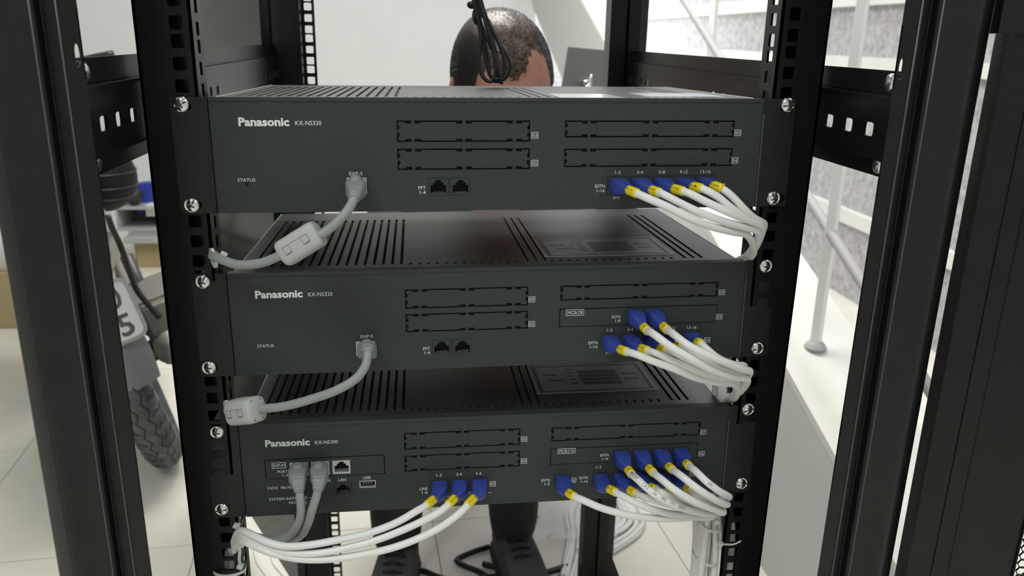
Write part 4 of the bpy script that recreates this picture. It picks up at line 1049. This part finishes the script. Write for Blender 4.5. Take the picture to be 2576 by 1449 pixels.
for t_, x_, z_ in (('0', 58, 8), ('5', 58, -56)):
    vs, fs, w_ = glyphs(t_, 0.02); sx = 30/w_; b.add([pm @ Vector((x_-15 + a*sx, z_ + c*48, 3.4)) for a, c in vs], fs)
b.build('plate_lettering', 'plate_ink', pla)
b = MB(); b.tube(spline([(-60, -150, 620), (0, -230, 620), (60, -200, 610), (80, 0, 600), (90, 250, 560)], 20), 9, 8); b.build('tail_frame', 'bikeblack', bike, True)
b = MB(); b.ball((0, -120, 745), (70, 150, 42), 12); b.ball((0, 250, 760), (115, 320, 50), 14); b.build('seat', 'bikeblack', bike, True)
b = MB(); b.ball((-10, -245, 715), (42, 30, 26), 10); b.build('tail_lamp', 'teal', bike, True)
for sx in (-1, 1):
    b = MB(); b.tube([Vector((sx*30, -190, 600)), Vector((sx*40, -215, 600))], 8, 8); o = b.build('indicator_stalk', 'bikeblack', bike, True)
    b = MB(); b.ball((sx*58, -222, 600), (20, 24, 17), 10); b.build('indicator_lens', 'lens', o, True)
b = MB(); b.tube(spline([(60, -200, 560), (78, -60, 420), (85, 60, 330), (85, 300, 330), (60, 620, 430)], 20), 15, 8); b.build('swing_arm', 'bikesteel', bike, True)
b = MB(); b.tube([Vector((120, -170, 350)), Vector((118, 120, 320)), Vector((105, 560, 250))], 42, 14); b.build('silencer', 'bikesteel', bike, True)
for sx in (-1, 1):
    b = MB(); b.tube([Vector((sx*105, 20, TR)), Vector((sx*110, 60, 540))], 16, 10)
    for q in range(6): b.lathe([(27, 330+q*26), (27, 338+q*26)], Matrix.Translation((sx*107, 40, 0)), 14)
    b.build('shock_absorber', 'bikeblack', bike, True)
b = MB(); b.box((40, -80, 300), (150, 30, 318)); b.box((128, -110, 210), (142, -60, 330)); b.ball((150, -150, 225), (16, 26, 14), 8); b.build('footrest', 'bikeblack', bike)
b = MB(); b.box((70, -120, 420), (175, 60, 470)); b.box((90, -150, 380), (150, -110, 460)); b.build('side_bracket', 'bikesteel', bike, bevel=4)
BI = (Matrix.Translation(BC) @ Euler((0, math.radians(-16), math.radians(22.9)), 'XYZ').to_matrix().to_4x4()).inverted()
b = MB(); b.tube(spline([BI @ at(x, y, 1260) for x, y in ((270, 540), (284, 578), (302, 615), (325, 680), (345, 730), (372, 765), (402, 800))], 8), 7, 8); b.build('grab_rail', 'bikeblack', bike, True)
b = MB(); b.ball((0, 560, 520), (110, 260, 150), 12); b.ball((0, 620, 330), (120, 190, 130), 12); b.build('engine', 'bikesteel', bike, True)
b = MB(); b.ball((0, 680, 780), (120, 230, 100), 12); b.build('fuel_tank', 'purple', bike, True)
b = MB(); b.tube(spline([(-330, 980, 960), (-200, 1040, 960), (0, 1060, 900), (200, 1040, 960), (330, 980, 960)], 20), 12, 10); b.build('handlebar', 'bikeblack', bike, True)
for sx in (-1, 1):
    b = MB(); b.tube([Vector((sx*60, 1050, 880)), Vector((sx*60, 1260, TR))], 18, 10); b.build('fork_leg', 'bikesteel', bike, True)
b = MB(); vs = []; fs = []
for i in range(40):
    th_ = 2*math.pi*i/40
    for j in range(10): r_ = TR-40+38*math.sin(2*math.pi*j/10); vs.append((36*math.cos(2*math.pi*j/10), 1260 + r_*math.sin(th_), TR + r_*math.cos(th_)))
for i in range(40):
    for j in range(10): fs.append((i*10+j, ((i+1) % 40)*10+j, ((i+1) % 40)*10+(j+1) % 10, i*10+(j+1) % 10))
b.add(vs, fs); b.build('front_tyre', 'tyre', bike, True)

hp = at(258, 448, 2350); hl = thing('helmet', 'round black helmet with ribbed shell hanging high above the motorcycle', 'helmet', hp)
b = MB(); b.ball(hp, (112, 125, 118), 20); b.build('shell', 'helmet', hl, True, origin=hp)
b = MB()
for dz in (-62, -22, 26, 70):
    rr = math.sqrt(1-(dz/118)**2); b.sweep([hp + Vector((113*rr*math.cos(a), 126*rr*math.sin(a), dz)) for a in [2*math.pi*i/40 for i in range(41)]], lambda i, t: [(-2.5, -2), (2.5, -2), (2.5, 2), (-2.5, 2)], caps=False)
b.build('ribs', 'bikeblack', hl, True, origin=hp)
b = MB(); b.tube([hp + Vector((-60, 40, -90)), hp + Vector((-120, 60, -230))], 6, 6); b.build('strap', 'bikeblack', hl, origin=hp)

# table with papers by the back wall
tp = at(400, 640, 3300); tz = at(330, 592, 3300).z; tl = at(318, 592, 3300).x
tab = thing('side_table', 'tan sided table by the back wall, papers and a blue folder on it', 'table', (tl+300, 3500, FZ))
TO = Vector((tl+300, 3500, FZ))
b = MB(); b.box((tl, 3250, tz-30), (tl+700, 3800, tz)); b.build('tabletop', 'greybox', tab, origin=TO, bevel=4)
b = MB(); b.box((tl+40, 3290, tz-330), (tl+660, 3320, tz-30)); b.build('front_board', 'card', tab, origin=TO)
for x_ in (tl+30, tl+650):
    for y_ in (3300, 3760): b = MB(); b.box((x_, y_, FZ), (x_+30, y_+30, tz-30)); b.build('leg', 'card', tab, origin=TO)
fo = at(352, 508, 3420)
b = MB(); b.prism(rloop(0, 0, 300, 150, 30, 4), 0, 60, lambda a, c, h: (fo.x+130+a, 3400+h, fo.z+20+c)); tag(b.build('blue_folder', 'bluecloth', None, origin=(fo.x+130, 3430, fo.z)), 'royal blue rounded folder standing on grey boxes by the wall', 'folder')
zz0 = tz
b = MB(); b.box((tl+10, 3300, zz0), (tl+420, 3640, zz0+22)); tag(b.build('paper_stack', 'paper', None, origin=(tl+200, 3470, zz0)), 'stack of white paper lying directly on the table', 'paper')
b = MB(); x0_ = tl-30
b.grid((x0_, x0_+420), (zz0+26, zz0+136), [(x0_+8, x0_+412, zz0+34, zz0+128)], 3280, 3560, XZ); b.box((x0_+8, 3540, zz0+30), (x0_+412, 3556, zz0+132)); fb = b.build('file_box', 'greybox', None, origin=(x0_+200, 3420, zz0+22)); tag(fb, 'open fronted grey file tray stacked on the white paper', 'file tray')
b = MB(); b.box((x0_+120, 3330, zz0+138), (x0_+400, 3560, fo.z-52)); tag(b.build('document_box', 'paper', None, origin=(x0_+260, 3440, zz0+138), bevel=3), 'white document box between the grey tray and blue folder', 'box')
b = MB(); b.ball((x0_+70, 3340, zz0+182), (42, 40, 44), 10); tag(b.build('desk_telephone', 'bikeblack', None, True, origin=(x0_+70, 3340, zz0+138)), 'small dark rounded object on the grey tray beside white box', 'object')

# pale tub at the far left
tb_ = atz(-75, 840, FZ)
b = MB(); m_ = Matrix.Translation((tb_.x, tb_.y+200, FZ)); b.box((-190, -150, 0), (190, 150, 220), m_); tag(b.build('cardboard_box', 'card', None, origin=(tb_.x, tb_.y+200, FZ), bevel=5), 'tan cardboard box on the floor at the far left edge', 'box')
b = MB(); b.prism(rloop(0, 0, 400, 300, 60, 4), 221, 420, lambda a, c, h: m_ @ Vector((a*(0.9+0.0006*(h-220)), c*(0.9+0.0006*(h-220)), h))); tub = thing('storage_tub', 'white plastic tub with dark teal lid on the tan box', 'tub', (tb_.x, tb_.y+200, FZ+221)); b.build('tub_body', 'paper', tub, True, origin=(tb_.x, tb_.y+200, FZ+221))
b = MB(); b.prism(rloop(0, 0, 360, 260, 60, 4), 422, 560, lambda a, c, h: m_ @ Vector((a, c, h))); b.build('tub_lid', 'teal', tub, origin=(tb_.x, tb_.y+200, FZ+221))

# grey panel with chrome lock standing at the right behind the rack
gp = at(1412, 215, 1300); g1 = at(1430, 118, 1300); g2 = at(1545, 128, 1300)
gpn = thing('leaning_panel', 'mid grey steel panel with chrome lock, standing right of the head', 'panel', (g1.x+60, 1300, FZ))
GO = Vector((g1.x+60, 1300, FZ)); sl_ = (gp.x-g1.x)/(gp.z-g1.z)
xb = g1.x + sl_*(FZ-g1.z)*0.25
b = MB(); pv = [(g1.x-14, 1300, gp.z-20), (g1.x+190, 1300, gp.z-20), (g2.x+110, 1300, g2.z-8), (g1.x, 1300, g1.z)]
b.add(pv + [(p[0], 1312, p[2]) for p in pv], [(0,1,2,3),(7,6,5,4),(0,4,5,1),(1,5,6,2),(2,6,7,3),(3,7,4,0)]); b.box((g1.x-14, 1300, FZ), (g1.x+190, 1312, gp.z-20)); b.build('sheet', 'greypanel', gpn, origin=GO)
lk = at(1478, 205, 1295)
b = MB(); b.box((lk.x-12, 1285, lk.z-40), (lk.x+10, 1299, lk.z+6)); b.tube([Vector((lk.x-22, 1280, lk.z+6)), Vector((lk.x+4, 1280, lk.z+8)), Vector((lk.x+6, 1280, lk.z+16))], 4, 8); b.build('chrome_lock', 'silver', gpn, True, origin=GO)

# floor clutter behind the rack
def fcable(name, label, pts, r, m, grp=None, n=1, spread=0, cat='cable'):
    c0 = atz(*pts[0], FZ); t_ = thing(name, label, cat, (c0.x, c0.y, FZ), None, grp); rn = random.Random(len(pts)+n)
    for k in range(n):
        ox = rn.uniform(-spread, spread); oy = rn.uniform(-spread, spread)
        P_ = [atz(x, y, FZ+r+k*r*0.25) + Vector((ox + rn.uniform(-4, 4)*(n > 1), oy, 0)) for x, y in pts]
        b = MB(); b.tube(spline(P_, 8), r, 8); b.build('cord', m, t_, True, origin=(c0.x, c0.y, FZ))
fcable('black_cord', 'black cord lying on the tiles, looping left of the right shoe', [(1230, 1375), (1180, 1392), (1148, 1410), (1165, 1422), (1210, 1440), (1250, 1470)], 6, 'blackcord', 'black cords on the floor')
fcable('black_cord', 'black cord running right across the front of the right shoe to a loose end', [(1215, 1418), (1240, 1425), (1300, 1436), (1370, 1440), (1400, 1432), (1428, 1424)], 6.5, 'blackcord', 'black cords on the floor')
fcable('black_cord', 'black cord curling in front of the left shoe at the bottom edge', [(1040, 1455), (1045, 1436), (1065, 1436), (1100, 1450), (1150, 1462), (1250, 1450), (1380, 1462), (1420, 1450)], 6, 'blackcord', 'black cords on the floor')
fcable('black_cord', 'short black cord end beside the right trouser cuff', [(1300, 1334), (1325, 1320), (1352, 1300)], 5, 'blackcord', 'black cords on the floor')
fcable('white_cable_bundle', 'loose bundle of white cables bending on the floor right of the rear rail', [(1560, 1236), (1572, 1262), (1590, 1290), (1596, 1312), (1580, 1335), (1550, 1355), (1520, 1375), (1480, 1400)], 5, 'cord', None, 9, 24)
fcable('white_cable_loop', 'thin white cable loop on the tiles seen through the left rails', [(640, 1385), (646, 1410), (665, 1440), (690, 1470)], 3, 'cord', 'thin white cables on the tiles')
fcable('white_cable_loop', 'second thin white cable curving right on the tiles', [(682, 1395), (690, 1418), (708, 1440), (735, 1470)], 3, 'cord', 'thin white cables on the tiles')
fcable('white_cable_bundle', 'white cables on the floor left of the rear right rail', [(1458, 1250), (1440, 1290), (1446, 1340), (1440, 1400), (1424, 1460)], 4, 'cord', None, 6, 12)
b = MB(); rn = random.Random(5); c_ = atz(1385, 1290, FZ); vs = []; fs = []; N_ = 16
for i in range(N_+1):
    for j in range(N_+1):
        x = (i/N_-.5)*260; y = (j/N_-.5)*300; z = 14 + 22*abs(math.sin(i*1.3+j*.7)*math.cos(j*1.1-i*.5)) + rn.uniform(0, 12)
        vs.append((c_.x+x+rn.uniform(-5, 5), c_.y+y, FZ+z))
for i in range(N_):
    for j in range(N_): fs.append((i*(N_+1)+j, (i+1)*(N_+1)+j, (i+1)*(N_+1)+j+1, i*(N_+1)+j+1))
b.add(vs, fs); tag(b.build('plastic_bag', 'bag', None, True, origin=(c_.x, c_.y, FZ)), 'crumpled clear plastic sheet on the tiles right of the right leg', 'plastic bag')
